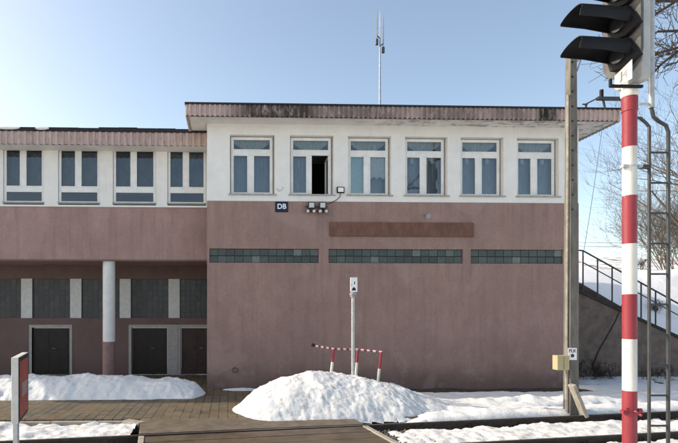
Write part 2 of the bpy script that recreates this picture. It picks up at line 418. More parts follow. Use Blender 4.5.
# far terrain
def terrain(x, y):
    xs = ax(578, 17.3)
    foot = lerp_table([(xs - 1, 3.55), (xs, 3.5), (xs + 3.5, 1.45), (xs + 6, .3), (xs + 9, 0), (90, 0)], x)
    up = sm(17.3, 27, y)
    h = foot + (4.7 - foot) * up + .25 * fbm(x, y, .25, 2)*up
    h += 6.2 * sm(38, 80, y) * (1 + .25 * fbm(x, y, .035, 9)) + 8 * sm(85, 160, y) * sm(0, 60, x-20)
    return h + 0.04 * fbm(x, y, 1.5, 3)
mb = MB(); xs_ = [ax(578, 17.3) - .3 + i * .5 for i in range(60)] + [42 + i * 3 for i in range(75)]; ys_ = [17.42 + .45 * j for j in range(30)] + [31 + 2.5 * j for j in range(56)]
for yv in ys_:
    for xv in xs_: mb.v.append((xv, yv, terrain(xv, yv)))
nx = len(xs_)
for j in range(len(ys_) - 1):
    for i in range(nx - 1): a = j * nx + i; mb.f.append((a, a + 1, a + nx + 1, a + nx))
tag(mb.build('hill', 'farsnow', smooth='all'), kind='structure')

# ------------------------------------------------------------------ main block
bld = thing('station_building', (XL, YM, 0), 'two storey pink block with white upper floor, six windows and flat overhanging roof', 'building')
ZP = az(380, 202, YM)                                  # where pink meets white
ZS = az(380, 125.6, YM)                                # soffit
wpx = [(230, 274.7), (290, 333.6), (348, 391.2), (405, 447.5), (460.6, 503.5), (517, 558.8)]
WT, WB = az(395, 136.4, YM), az(395, 195.9, YM)
wins = [(ax(a, YM), ax(b, YM), WB, WT) for a, b in wpx]
mb = MB(); wall(mb, XL, XR, ZP, ZS + .3, YM, wins, .24)
mb.box(XL, XL + .02, YM + .001, 25, ZP, ZS + .3); mb.box(XR - .02, XR, YM + .001, 25, ZP, ZS + .3)
mb.build('upper_wall', 'white_wall', bld)
bands = [(209.5, 318.6), (328.5, 462.8), (470.5, 563)]
BT, BB = az(386, 249.2, YM), az(386, 263.2, YM)
bh = [(ax(a, YM), ax(b, YM), BB, BT) for a, b in bands]
mb = MB(); wall(mb, XL, XR, -.3, ZP, YM - .012, bh, .24)
mb.box(XL, XL + .02, YM - .011, 25, -.3, ZP - .001); mb.box(XR - .02, XR, YM - .011, 25, -.3, ZP - .001)
mb.face([(XL, YM - .012, ZP), (XR, YM - .012, ZP), (XR, YM + .2, ZP), (XL, YM + .2, ZP)])
mb.build('lower_wall', 'pink', bld)
mb = MB(); mb.box(XL + .03, XR - .03, 24.8, 25, -.3, ZS + .3); mb.build('back_wall', 'pink_dark', bld)
# room behind the windows
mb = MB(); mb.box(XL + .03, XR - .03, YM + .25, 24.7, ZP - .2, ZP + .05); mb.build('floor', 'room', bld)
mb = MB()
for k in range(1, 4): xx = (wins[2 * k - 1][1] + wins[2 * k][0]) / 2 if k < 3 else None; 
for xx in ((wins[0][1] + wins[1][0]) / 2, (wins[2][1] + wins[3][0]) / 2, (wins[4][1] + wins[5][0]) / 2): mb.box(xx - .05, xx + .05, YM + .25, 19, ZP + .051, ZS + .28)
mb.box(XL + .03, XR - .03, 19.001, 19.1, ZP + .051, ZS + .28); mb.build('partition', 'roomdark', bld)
for (a, b, c, d) in bh:
    n = int(round((b - a) / .262)); bw = (b - a) / n; rh = (d - c) / 2
    g = MB()
    for i in range(n):
        for j in range(2):
            g.box(a + i * bw + .005, a + (i + 1) * bw - .005, YM + .03 + rnd.uniform(0, .006), YM + .1, c + j * rh + .008, c + (j + 1) * rh - .008)
    go = g.build('glass_block_band', 'block', bld, bevel=.01)
    q = MB(); q.box(a, b, YM + .055, YM + .2, c, d); q.build('mortar', 'mortar', go)

def window(parent, x0, x1, z0, z1, y, kind):
    """kind 'top': transom over two casements; 'bottom': two casements over a fixed light. frame at y"""
    w, h = x1 - x0, z1 - z0; fw = .05 if kind != 'bottom' else .045; dy = .07; hm = .07; hb = .065
    m = MB()
    m.box(x0, x0 + fw, y, y + dy, z0, z1); m.box(x1 - fw, x1, y, y + dy, z0, z1)
    m.box(x0 + fw, x1 - fw, y, y + dy, z1 - fw, z1); m.box(x0 + fw, x1 - fw, y, y + dy, z0, z0 + fw)
    zt = z1 - h * .265 if kind != 'bottom' else z0 + h * .262
    m.box(x0 + fw, x1 - fw, y, y + dy, zt - hb, zt + hb)
    xm = (x0 + x1) / 2 - .035
    lo, hi = (z0 + fw, zt - hb) if kind != 'bottom' else (zt + hb, z1 - fw)
    m.box(xm - hm, xm + hm, y, y + dy, lo, hi)
    wo = m.build('window', 'frame', parent, bevel=.008)
    return wo, (x0 + fw, xm - hm, xm + hm, x1 - fw, lo, hi, (zt + hb, z1 - fw) if kind != 'bottom' else (z0 + fw, zt - hb))
def sash(wo, x0, x1, z0, z1, y, glass, name='sash'):
    m = MB(); t = .035
    m.box(x0, x0 + t, y - .012, y + .05, z0, z1); m.box(x1 - t, x1, y - .012, y + .05, z0, z1)
    m.box(x0 + t, x1 - t, y - .012, y + .05, z0, z0 + t); m.box(x0 + t, x1 - t, y - .012, y + .05, z1 - t, z1)
    m.build(name, 'frame', wo)
    g = MB(); g.face([(x0 + t, y + .02, z0 + t), (x1 - t, y + .02, z0 + t), (x1 - t, y + .02, z1 - t), (x0 + t, y + .02, z1 - t)])
    g.build('pane', glass, wo, fix=False)
def curtain(wo, x0, x1, z0, z1, y, m, amp=.02, waves=9, hang=None, name='curtain'):
    g = MB(); n = int(waves * 6); ph = rnd.uniform(0, 6)
    for i in range(n + 1):
        t = i / n; x = x0 + (x1 - x0) * t; yy = y + amp * math.sin(ph + t * waves * 6.283) + .4 * amp * math.sin(t * waves * 2.7)
        lowz = hang(t) if hang else z0
        g.v += [(x, yy, lowz), (x, yy, z1)]
    for i in range(n): a = 2 * i; g.f.append((a, a + 2, a + 3, a + 1))
    o = g.build(name, m, wo, smooth='all', fix=False); return o
yf = YM + .13
for i, (a, b, c, d) in enumerate(wins):
    wo, (xa, xb, xc, xd, lo, hi, (tz0, tz1)) = window(bld, a + .03, b - .055, c + .02, d - .03, yf, 'top')
    q = MB(); q.box(a + .002, a + .029, yf + .02, YM + .235, c, d); q.box(b - .054, b - .002, yf + .03, YM + .235, c, d); q.box(a + .03, b - .055, yf + .03, YM + .235, d - .029, d - .002); q.build('lining', 'reveal', wo)
    q = MB(); q.box(a - .05, b + .05, YM - .06, yf + .02, c - .012, c + .019); q.build('sill', 'tin', wo)
    sash(wo, xa, xd, tz0, tz1, yf + .01, 'glass')
    # swagged lace behind the transom
    for s in (0, 1):
        x0 = xa + (xd - xa) * .5 * s; x1 = x0 + (xd - xa) * .5
        curtain(wo, x0, x1, tz0, tz1 + .04, YM + .235 + .018 * s, 'lace', .014, 5, (lambda t, s=s: tz1 - (.05 + (tz1 - tz0) * 1.1 * ((1 - t) if s else t) ** .8)), name='lace_curtain')
    sash(wo, xa, xb, lo, hi, yf + .01, 'glass')
    if i != 1:
        sash(wo, xc, xd, lo, hi, yf + .01, 'glass')
    else:                                               # casement swung into the room
        m = MB(); t = .05; hx = xd - .03; W = xd - xc
        m.box(hx, hx + .05, yf + .05, yf + .05 + t, lo, hi); m.box(hx, hx + .05, yf + .05 + W - t, yf + .05 + W, lo, hi)
        m.box(hx, hx + .05, yf + .05 + t, yf + .05 + W - t, lo, lo + t); m.box(hx, hx + .05, yf + .05 + t, yf + .05 + W - t, hi - t, hi)
        m.build('open_sash', 'frame', wo)
        g = MB(); g.face([(hx + .025, yf + .1, lo + t), (hx + .025, yf + W, lo + t), (hx + .025, yf + W, hi - t), (hx + .025, yf + .1, hi - t)]); g.build('pane', 'glass', wo, fix=False)
    ly = YM + .36 if i != 2 else YM + .235
    if i == 2:
        g = MB(); g.box(xa - .03, xb + .03, ly, ly + .01, lo - .1, hi + .05); g.build('blind', 'mint', wo)
        curtain(wo, xc - .02, xd + .03, 0, hi, ly, 'whitecloth', .012, 5, lambda t, lo=lo, hi=hi: lo + (hi - lo) * (.42 + .12 * abs(((t * 3) % 1) - .5)))
        curtain(wo, xc - .02, xd + .03, lo - .1, hi, ly + .25, 'net', .015, 5, name='net_curtain')
    elif i == 1:
        curtain(wo, xa - .03, xb + .03, lo - .1, hi, ly, 'net', .015, 5, name='net_curtain')
    else:
        curtain(wo, xa - .03, xb + .03, lo - .1, hi, ly, 'net', .015, 5, name='net_curtain')
        curtain(wo, xc - .03, xd + .03, lo - .1, hi, ly + .02, 'net', .015, 5, name='net_curtain')
        if i > 2:
            for s, xx in enumerate(((xa + xb) / 2, (xc + xd) / 2)):
                g = MB(); yy = YM + .285; g.tube([(xx, yy, hi - .2), (xx, yy, hi - .17), (xx, yy, hi - .06), (xx, yy, hi + .02)], [.04, .072, .065, .03], 12); g.build('reflection_blob', 'whitecloth', wo, smooth=True)  # white blobs modelled to stand in for round reflections at the pane tops

# roof of the main block
YF = YM / 1.043
FX0, FX1 = ax(186.5, YF), ax(620, YF)
FZ0, FZ1 = az(300, 117.6, YF), az(300, 105.8, YF)
mb = MB(); mb.box(FX0 + .06, FX1 - .06, YF + .06, 25.6, ZS, ZS + .02); mb.build('soffit', 'soffit', bld)
mb = MB(); mb.box(FX0 + .05, FX1 - .05, YF + .05, 25.65, ZS + .021, FZ1 - .02); mb.build('roof_slab', 'roofing', bld)
def corrugated(mb, p0, p1, z0, z1, pitch, depth, out):
    d = Vector(p1) - Vector(p0); L = d.length; d.normalize(); n = max(1, int(L / pitch)); pts = []
    for i in range(n):
        s = i * L / n; q = L / n
        pts += [(s, 0), (s + q * .42, 0), (s + q * .52, 1), (s + q * .9, 1)]
    pts.append((L, 0)); out = Vector(out) * depth; base = len(mb.v); P0 = Vector(p0)
    for s, k in pts:
        p = P0 + d * s + out * k; mb.v += [(p.x, p.y, z0), (p.x, p.y, z1)]
    for i in range(len(pts) - 1): a = base + 2 * i; mb.f.append((a, a + 2, a + 3, a + 1))
mb = MB(); corrugated(mb, (FX0, YF, 0), (FX1, YF, 0), FZ0, FZ1, .145, .03, (0, -1, 0))
corrugated(mb, (FX0, 25.7, 0), (FX0, YF, 0), FZ0, FZ1, .145, .03, (-1, 0, 0)); corrugated(mb, (FX1, YF, 0), (FX1, 25.7, 0), FZ0, FZ1, .145, .03, (1, 0, 0))
mb.build('fascia', 'fascia', bld, fix=False)
mb = MB(); mb.box(FX0, FX1, YF, YF + .05, FZ0, FZ0 + .03); mb.box(FX0, FX0 + .05, YF + .05, 25.7, FZ0, FZ0 + .03); mb.box(FX1 - .05, FX1, YF + .05, 25.7, FZ0, FZ0 + .03); mb.build('fascia_batten', 'reveal', bld)
mb = MB(); mb.box(FX0 - .05, FX1 + .05, YF - .05, YF + .12, FZ1, FZ1 + .05); mb.box(FX0 - .05, FX0 + .12, YF + .12, 25.75, FZ1, FZ1 + .05); mb.box(FX1 - .12, FX1 + .05, YF + .12, 25.75, FZ1, FZ1 + .05); mb.box(FX0 + .12, FX1 - .12, YF + .12, 25.7, FZ1 - .02, FZ1 + .02)
mb.build('roof_edge', 'roofing', bld)

# ------------------------------------------------------------------ wing
wing = thing('station_wing', (XW, YW, 0), 'lower pink wing with ribbon windows carried over a recessed dark ground floor', 'building')
UZ = az(100, 260.2, YW); PZ = az(100, 207.2, YW); WZ1 = az(80, 145.5, YW) + .25
w2 = [(3, 44), (58, 99.7), (112.8, 155.9), (167.4, 208.5)]
pit = 54.83
w2 = [(3 - pit * k, 44 - pit * k) for k in range(6, 0, -1)] + w2
W2T, W2B = az(80, 147.6, YW), az(80, 205, YW)
wn2 = [(ax(a, YW), ax(b, YW), W2B, W2T) for a, b in w2]; wn2 = [q for q in wn2 if q[0] > XW + .3]
XWE = XL + 1.3
wn2[-1] = (wn2[-1][0], wn2[-1][0] + (wn2[0][1] - wn2[0][0]), W2B, W2T)
mb = MB(); wall(mb, XW, XWE, PZ, WZ1, YW, wn2, .2); mb.box(XW, XW + .02, YW + .001, 25, PZ, WZ1); mb.build('upper_wall', 'white_wall', wing)
mb = MB(); wall(mb, XW, XL - .003, UZ, PZ, YW - .014, [], .2); mb.face([(XW, YW - .014, PZ), (XL - .003, YW - .014, PZ), (XL - .003, YW, PZ), (XW, YW, PZ)])
mb.box(XW, XL - .003, YW - .013, YR + .2, UZ, UZ + .1); mb.box(XW, XW + .02, YW + .19, 25, UZ, PZ); mb.build('parapet_wall', 'pink_wing', wing)
mb = MB(); mb.box(XW, XL - .003, YW - .03, YW - .0145, UZ - .03, UZ + .02); mb.build('drip_edge', 'pink_dark', wing)
mb = MB(); mb.box(XW, XL - .003, YW - .05, YW + .05, PZ + .001, PZ + .06); mb.build('sill_course', 'white_wall', wing)
mb = MB(); mb.box(XW + .03, XL - .05, 22, 22.1, PZ - .5, WZ1); mb.box(XW + .03, XL - .05, YW + .21, 22, PZ - .5, PZ - .4); mb.build('partition', 'roomdark', wing)
for i, (a, b, c, d) in enumerate(wn2):
    wo, (xa, xb, xc, xd, lo, hi, (tz0, tz1)) = window(wing, a + .01, b - .01, c + .05, d - .01, YW + .05, 'bottom')
    q = MB(); q.box(a - .02, b + .02, YW - .03, YW + .06, c + .061, c + .085); q.build('sill', 'tin', wo)
    sash(wo, xa, xb, lo, hi, YW + .06, 'glass_dark'); sash(wo, xc, xd, lo, hi, YW + .06, 'glass_dark'); sash(wo, xa, xd, tz0, tz1, YW + .06, 'glass_dark')
    for q0, q1 in ((xa, xb), (xc, xd)):
        curtain(wo, q0, q1, lo - .1, hi, YW + (.26, .5, .34, .7)[i % 4], 'net_grey', .015, 4, name='net_curtain')
YG = YW - .55
GX1 = ax(194.5, YG) + .6
GZ0, GZ1 = az(90, 145.2, YG), az(90, 132, YG)
mb = MB(); corrugated(mb, (XW - .4, YG, 0), (XL - .02, YG, 0), GZ0, GZ1, .195, .035, (0, -1, 0)); mb.build('fascia', 'fascia_low', wing, fix=False)
mb = MB(); mb.box(XW - .4, XL - .02, YG, YW + .0, GZ0, GZ0 + .02); mb.build('soffit', 'soffit', wing)
mb = MB(); mb.box(XW - .45, XL - .02, YG - .06, YG + .35, GZ1, GZ1 + .095); 
for k in range(26): a = XW - .4 + k * .61; mb.box(a, a + .6, YG - .03, YG + .35, GZ1 + .095, GZ1 + .115 + rnd.uniform(0, .035))
mb.box(XW - .45, XL - .02, YG + .35, 25.4, GZ0 + .05, GZ1 + .03); mb.build('roof_edge', 'roofing', wing)
# recessed ground floor
gpx = [(-28, 21), (32.6, 70), (81.8, 119.5), (131, 168.3), (180, 217)]
gpx = [(a - 49.15 * k, b - 49.15 * k) for k in range(4, 0, -1) for a, b in [(-16.5, 21)]] + [(-16.5, 21)] + gpx[1:]
G1, G0 = az(80, 278.8, YR), az(80, 318, YR)
gh = [(ax(a, YR), ax(b, YR), G0, G1) for a, b in gpx]; gh = [q for q in gh if q[0] > XW + .2]
dpx = [(32, 69.6), (131.5, 167.5), (180.5, 217)]; DT = az(60, 327.5, YR)
dh = [(ax(a, YR), ax(b, YR), -.02, DT) for a, b in dpx]
XRE = gh[-1][1] + .4
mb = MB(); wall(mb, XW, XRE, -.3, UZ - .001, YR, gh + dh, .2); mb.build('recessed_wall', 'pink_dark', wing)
for (a, b, c, d) in gh:
    g = MB(); n = 7; bw = (b - a) / n; rh = (d - c) / 7
    for i in range(n):
        for j in range(7): g.box(a + i * bw + .012, a + (i + 1) * bw - .012, YR + .058, YR + .12, c + j * rh + .012, c + (j + 1) * rh - .012)
    go = g.build('glass_block_window', 'block_dark', wing); q = MB(); q.box(a, b, YR + .066, YR + .18, c, d); q.build('mortar', 'mortar_dark', go)
for p, q_ in zip(gh, gh[1:]):
    g = MB(); g.box(p[1] + .01, q_[0] - .01, YR - .02, YR - .002, G0, G1); g.build('pier', 'post_white', wing)
for i, (a, b, c, d) in enumerate(dh):
    g = MB(); g.box(a + .03, b - .03, YR + .06, YR + .1, .02, d - .03)
    for s in (0, 1):
        xx = a + .06 + s * (b - a) / 2
        for zz in (.15, .95): g.box(xx + .04, xx + (b - a) / 2 - .14, YR + .05, YR + .0601, zz, zz + .65)
    do = g.build('door', 'doorred' if i == 2 else 'door', wing, bevel=.008)
    g = MB(); f = .10
    g.box(a - f, a, YR - .02, YR + .12, -.02, d + f); g.box(b, b + f, YR - .02, YR + .12, -.02, d + f); g.box(a, b, YR - .02, YR + .12, d, d + f); g.build('door_frame', 'doorframe', do)
    g = MB(); g.tube([((a + b) / 2 + .05, YR + .05, .98), ((a + b) / 2 + .05, YR + .0, .98), ((a + b) / 2 + .17, YR + .0, .98)], .011, 6); g.build('handle', 'metal', do)
g = MB(); a, b = dh[1][1] + .1, dh[2][0] - .1
g.box(a + .003, b - .003, YR - .03, YR - .004, -.02, DT + .1); g.build('pier', 'doorframe', wing)
cp = at(109, 300, YW + .22); cr = 6 / F * cp.y
zc = az(109, 341.5, YW + .22)
mb = MB(); mb.tube([(cp.x, cp.y, zc), (cp.x, cp.y, UZ)], cr, 24); co_ = mb.build('column', 'column', wing, smooth=True)
mb = MB(); mb.tube([(cp.x, cp.y, -.05), (cp.x, cp.y, zc - .001)], cr + .004, 24); mb.build('column_base', 'column_pink', co_, smooth=True)

# ------------------------------------------------------------------ things on the building
def yb(): return YM - .013
# DB sign
p0, p1 = at(275.2, 201.8, yb()), at(288, 212.2, yb())
s = thing('wall_sign', (p0.x, yb(), p1.z), 'small navy blue sign reading DB in white on the pink wall', 'sign')
mb = MB(); mb.box(p0.x, p1.x, yb() - .03, yb() - .001, p1.z, p0.z); mb.build('board', 'navy', s, bevel=.005)
text('lettering', 'DB', .215, ((p0.x + p1.x) / 2, yb() - .032, (p0.z + p1.z) / 2 + .005), (R(90), 0, 0), 'letter', s, .003, .006)
# lamp rack
p0, p1 = at(304.5, 202.8, yb()), at(328, 213.5, yb())
s = thing('lamp_rack', (p0.x, yb(), p1.z), 'grey rack of two square lamps over four small ones under the open window', 'lamp')
W, Hh = p1.x - p0.x, p0.z - p1.z
mb = MB()
for zz in (p1.z + .055, p1.z + Hh * .62): mb.box(p0.x + .02, p1.x - .02, yb() - .05, yb() - .001, zz - .016, zz + .016)
for t in (.2, .8): mb.box(p0.x + W * t - .014, p0.x + W * t + .014, yb() - .03, yb() - .001, p1.z + .073, p1.z + Hh * .62 - .018)
mb.build('bracket', 'darkmetal', s)
for t in (.27, .74):
    mb = MB(); mb.box(p0.x + W * t - .1, p0.x + W * t + .1, yb() - .14, yb() - .052, p0.z - .2, p0.z); l = mb.build('lamp', 'darkmetal', s, bevel=.015)
    mb = MB(); mb.box(p0.x + W * t - .075, p0.x + W * t + .075, yb() - .15, yb() - .139, p0.z - .172, p0.z - .028); mb.build('lens', 'lampface', l)
for t in (.11, .37, .63, .89):
    mb = MB(); c = Vector((p0.x + W * t, yb() - .05, p1.z + .055)); mb.tube([c, c + Vector((0, -.09, -.01)), c + Vector((0, -.11, -.015))], [.045, .062, .066], 12); l = mb.build('spot', 'darkmetal', s, smooth=True)
    mb = MB(); mb.tube([c + Vector((0, -.108, -.015)), c + Vector((0, -.116, -.016))], [.05, .045], 12); mb.build('lens', 'lampface', l)
# floodlight and its cable
p = at(340, 190.3, YM)
s = thing('floodlight', (p.x, YM, p.z), 'small square black floodlight with white lens between second and third window', 'lamp')
mb = MB(); mb.box(p.x - .12, p.x + .12, YM - .11, YM - .05, p.z - .105, p.z + .085); hb = mb.build('housing', 'black', s, bevel=.02)
mb = MB(); mb.box(p.x - .085, p.x + .085, YM - .118, YM - .109, p.z - .075, p.z + .055); mb.build('lens', 'whitepl', hb)
mb = MB(); mb.box(p.x - .02, p.x + .02, YM - .05, YM - .001, p.z - .04, p.z + .04); mb.build('bracket', 'darkmetal', s)
e = at(329, 203, YM)
mb = MB(); mb.tube([(p.x, YM - .06, p.z - .1), (p.x, YM - .03, p.z - .2), (p.x - .12, YM - .03, p.z - .31), (e.x + .05, YM - .03, e.z), (e.x - .1, YM - .05, e.z - .04)], .011, 6)
tag(mb.build('lamp_cable', 'cable', loc=p), 'short dark cable looping from the floodlight down to the lamp rack', 'cable')
# small hook between windows and a ring, a bracket above rusty panel
def bits(name, label, cat, pts, r, m='darkmetal'):
    mb = MB(); o = pts[0][0]
    for q in pts: mb.tube(q, r, 6)
    return tag(mb.build(name, m, loc=o), label, cat)
p = at(279.5, 188.5, YM)
bits('wire_hook', 'thin bent wire hook on the white wall left of the open window', 'hook', [[p + Vector((-.09, -.002, 0)), p + Vector((-.09, -.05, -.02)), p + Vector((-.02, -.05, -.1)), p + Vector((.06, -.06, -.06)), p + Vector((.11, -.06, .03))]], .009, 'metal')
p = at(235, 370, yb())
q = [p + Vector((.085 * math.cos(a / 16 * 6.283), -.03, .07 * math.sin(a / 16 * 6.283))) for a in range(17)]
bits('wall_ring', 'dark iron ring low on the pink wall left of the snow mound', 'ring', [q, [p + Vector((0, 0, .07)), p + Vector((0, -.03, .07))]], .012)
p = at(425.5, 215.5, yb())
mb = MB(); mb.tube([p, p + Vector((0, -.1, .0))], .014, 6); mb.tube([p + Vector((0, -.1, -.02)), p + Vector((.02, -.19, -.06))], [.05, .085], 12); mb.tube([p + Vector((-.1, -.02, .02)), p + Vector((0, -.1, 0))], .01, 6)
tag(mb.build('wall_horn', 'metal', loc=p), 'small grey horn bracket above the rusty panel', 'horn')
# rusty panel
p0, p1 = at(329.4, 222.3, yb()), at(473, 237, yb())
s = thing('blank_panel', (p0.x, yb(), p1.z), 'long blank brown rusty panel fixed on the pink wall', 'panel')
mb = MB(); mb.box(p0.x, p1.x, yb() - .05, yb() - .002, p1.z, p0.z); mb.build('sheet', 'rust', s, bevel=.006)
# antenna
pb = Vector((ax(380, 16.2), 16.2, FZ1 + .02)); zt = az(380, 38, 16.2)
s = thing('antenna_mast', pb, 'thin grey radio mast with two upright rods on the roof', 'antenna')
mb = MB(); mb.tube([pb, (pb.x, pb.y, pb.z + 1.6), (pb.x, pb.y, zt)], [.035, .03, .02], 8)
mb.build('mast', 'metal', s, smooth=True)
for px, ya, yc in ((376.8, 11.5, 43), (383.2, 15.5, 51)):
    a, b = at(px, ya, 16.2), at(px, yc, 16.2)
    mb = MB(); mb.tube([b, a.lerp(b, .5), a], [.024, .019, .014], 6); rod = mb.build('rod', 'metal', s, smooth=True)
    mb = MB(); zz = b.z + .25; mb.tube([(b.x, b.y, zz), (pb.x, b.y, zz - .1)], .018, 6); mb.tube([(b.x, b.y, b.z - .06), (b.x, b.y, b.z + .12)], .05, 8); mb.build('clamp', 'darkmetal', rod)
mb = MB(); mb.tube([(pb.x, pb.y, zt), (pb.x, pb.y, az(380, 12, 16.2))], [.012, .006], 5); mb.build('whip', 'galv', s)
for dx in (-.6, .62):
    mb = MB(); mb.tube([(pb.x + dx, pb.y, pb.z), (pb.x, pb.y, pb.z + .42)], .007, 5); mb.tube([(pb.x + dx, pb.y, pb.z), (pb.x + dx, pb.y, pb.z + .12)], .02, 6); mb.build('stay', 'galv', s)
# roof bracket at the right end
def P(px, py, Y=YF + .08): return at(px, py, Y)
s = thing('roof_bracket', Vector((ax(604, YF + .08), YF + .08, FZ1 + .05)), 'dark steel cable bracket standing on the right roof corner', 'bracket')
mb = MB(); a, b = P(597, 99.5), P(624, 98); mb.obox((a + b) / 2, ((b.x - a.x) / 2, 0, 0), (0, .05, 0), (0, 0, .045)); mb.build('arm', 'darkmetal', s)
mb = MB(); a, b = P(601.5, 98), P(601.5, 90); mb.tube([a, b], .055, 10); mb.build('insulator', 'black', s, smooth=True)
mb = MB(); mb.tube([P(603.2, 100), P(605, 108.9)], .032, 6); mb.tube([P(597, 98.5), P(585, 104.5)], .022, 6); mb.tube([P(582.5, 104.3), P(587.5, 104.3)], .022, 6); mb.tube([P(586, 104), P(586, 109)], .03, 6); mb.tube([P(622, 99), P(622, 109.5)], .03, 6)
mb.build('strut', 'darkmetal', s)
a, b = P(605, 107.5, YF - .06), at(583, 256, 17.1)
mb = MB(); mb.tube([a.lerp(b, t / 12) + Vector((0, 0, -.16 * math.sin(math.pi * t / 12))) + Vector((0, 0, 0)) for t in range(13)], .008, 5)
tag(mb.build('slack_cable', 'metal', loc=a), 'thin slack cable dropping from the right roof corner to the stair railing', 'cable')
# snow left on the wing roof
for k, (px0, px1, n_, lab) in enumerate(((-4, 21, .05, 'long thin snow remnant on the wing roof edge at the far left'), (36, 50, .045, 'short snow clump on the wing roof edge above the second window'))):
    X0, X1 = ax(px0, YG), ax(px1, YG); mb = MB(); n = 18; rows = []
    for i in range(n + 1):
        t = i / n; x = X0 + (X1 - X0) * t; h = n_ * (4 * t * (1 - t)) ** .5 * (1 + .5 * nz(x, 0, 6, k)); rows.append([(x, YG - .066, GZ1 + .07 - h * .8), (x, YG - .1, GZ1 + .07 + h * .2), (x, YG - .05, GZ1 + .09 + h), (x, YG + .2, GZ1 + .12 + h * .9), (x, YG + .4, GZ1 + .04)])
    for r0, r1 in zip(rows, rows[1:]):
        for j in range(4): mb.face([r0[j], r1[j], r1[j + 1], r0[j + 1]])
    tag(mb.build('roof_snow', 'snow', loc=(X0, YG, GZ1), smooth='all'), lab, 'snow patch')

# ------------------------------------------------------------------ snow
mound_t = [(.05, 0), (.3, .16), (.66, .5), (1.29, .77), (2.0, .88), (2.4, .9), (3.1, .78), (3.7, .66), (4.2, .53), (4.7, .34), (5.3, .16), (6.4, .06), (7.4, 0)]
def mound(x, y):
    z = lerp_table(mound_t, x)
    if z <= 0: return -.2
    yc = 11.95 + .1 * (x - 2.4); wf = 1.38 * min(1, (z / .62)) ** .5; wb = 1.5 * min(1, (z / .62)) ** .5
    t = (yc - y) / wf if y < yc else (y - yc) / wb
    k = 1 - abs(t) ** 1.75
    n = .075 * fbm(x, y, 1.7, 1) + .022 * abs(fbm(x, y, 4.0, 5)) + .02 * max(0, fbm(x, y, 5.5, 71, 3)) + .02 * fbm(x, y, 13, 3, 2)
    return z * k + n * min(1, z * 2.5) * (1.0 if k > 0 else .5) - .03
mb = field(-.3, 7.6, 10.2, 14, .034, mound, lambda x, y: -.06)
tag(mb.build('snow_mound', mat_snow('mound_snow', .62, .5), loc=(2.4, 12, 0), smooth='all'), 'large heap of shovelled snow around the leaning barrier and white post', 'snow pile')
def pile(x, y):
    z = lerp_table([(-11.5, .44), (-7.2, .45), (-5.6, .52), (-3.5, .52), (-2.6, .49), (-1.6, .43), (-.95, .3), (-.62, 0)], x)
    if z <= 0: return -.2
    yc = 14.05; hw = .95 * min(1, z / .4) ** .5
    k = 1 - abs((y - yc) / hw) ** 2.1
    return z * k + (.09 * fbm(x, y, 1.6, 21) + .04 * abs(fbm(x, y, 5, 25)) + .02 * max(0, fbm(x, y, 5.5, 75, 3)) + .018*fbm(x, y, 13, 3, 2)) * min(1, z * 3) * (1 if k > 0 else .5) - .02
mb = field(-11.4, -.4, 12.9, 15.2, .045, pile, lambda x, y: -.04)
tag(mb.build('snow_bank', mat_snow('bank_snow', .12, .6), loc=(-5, 14, 0), smooth='all'), 'long low ridge of cleared snow on the pavement before the column', 'snow pile')
def lump(x, y):
    k = 1 - ((x - .35) / .55) ** 2 - ((y - 14.7) / .28) ** 2
    return .06 * k + .02 * fbm(x, y, 4, 2) - .01
mb = field(-.6, 1.3, 14.2, 14.97, .04, lump, lambda x, y: -.02)
tag(mb.build('snow_patch', 'snow', loc=(.35, 14.7, 0), smooth='all'), 'small flat snow patch at the foot of the pink wall behind the mound', 'snow patch')
# snow lying on the verge and round the track (uncountable ground cover)
def vsnow(x, y):
    ry = raily(x); d = y - ry
    a = sm(.12, .3, d) * sm(3.3, 4.6, x); b = 1 - sm(13.9, 14.5, y) if x < XR else 1 - sm(17.2, 17.3, y)
    if x < 5.2: b *= 1 if y < 13.2 - .0 * x else 0
    h = .02 + .032 * fbm(x, y, .9, 31) + .022 * fbm(x, y, 3, 33) + .014 * fbm(x, y, 9, 35, 2)
    h += .13 * math.exp(-((y - (12.35 + .12 * (x - 6.5))) / .42) ** 2) * (.7 + .8 * fbm(x, y, 2.0, 37)) * sm(4.4, 6, x)
    h += .06 * sm(3.4, 5.2, x) * math.exp(-((d - .55) / .25) ** 2) * (1 + fbm(x, y, 2.6, 39))
    strip = math.exp(-((d - 1.12 - .1 * nz(x, 0, .6, 8)) / .11) ** 2) * sm(7.2, 8.6, x)     # bare line of twigs and soil
    return -.2 + (h + .2) * a * b - .25 * strip * (.6 + fbm(x, y, 3, 44)) - (.06 if h < .0 else 0)
mb = field(3.0, 26, 9.8, 17.4, .06, vsnow, lambda x, y: verge(x, y) - .02)
tag(mb.build('verge_snow', 'snow', smooth='all'), kind='stuff')
def tsnow(x, y):
    d1 = y - raily(x); d2 = y - raily(x, GAUGE)
    h = -.085 + .05 * fbm(x, y, 1.6, 51) + .05 * fbm(x, y, 5, 53) 
    h -= .10 * math.exp(-(d1 / .13) ** 2) + .05 * sm(-.5, -.1, d1) * (1 if d1 < 0 else 0) + .10 * math.exp(-(d2 / .13) ** 2)
    h += .05 * math.exp(-((d1 + .8) / .45) ** 2) + (.04 * sm(.3, .7, d1) if d1 > 0 else 0)
    e0 = DX0 - .02 - (y - YP) * math.tan(RA); e1 = DX1 + .1 - (y - YP) * math.tan(RA) * 1.0
    h -= .3 * sm(-.04, .25, x - e0) * (1 - sm(e1 - e0 - .3, .1 + e1 - e0 + .25 * (1 + nz(x, y, 2, 6)), x - e0))
    if y > YP - .03: h = -.5
    return h
def tfloor(x, y): return -.25
mb = field(-12, DX0, 5, YP, .06, tsnow, tfloor); o = mb.build('track_snow', 'snow_dirty', smooth='all'); tag(o, kind='stuff')
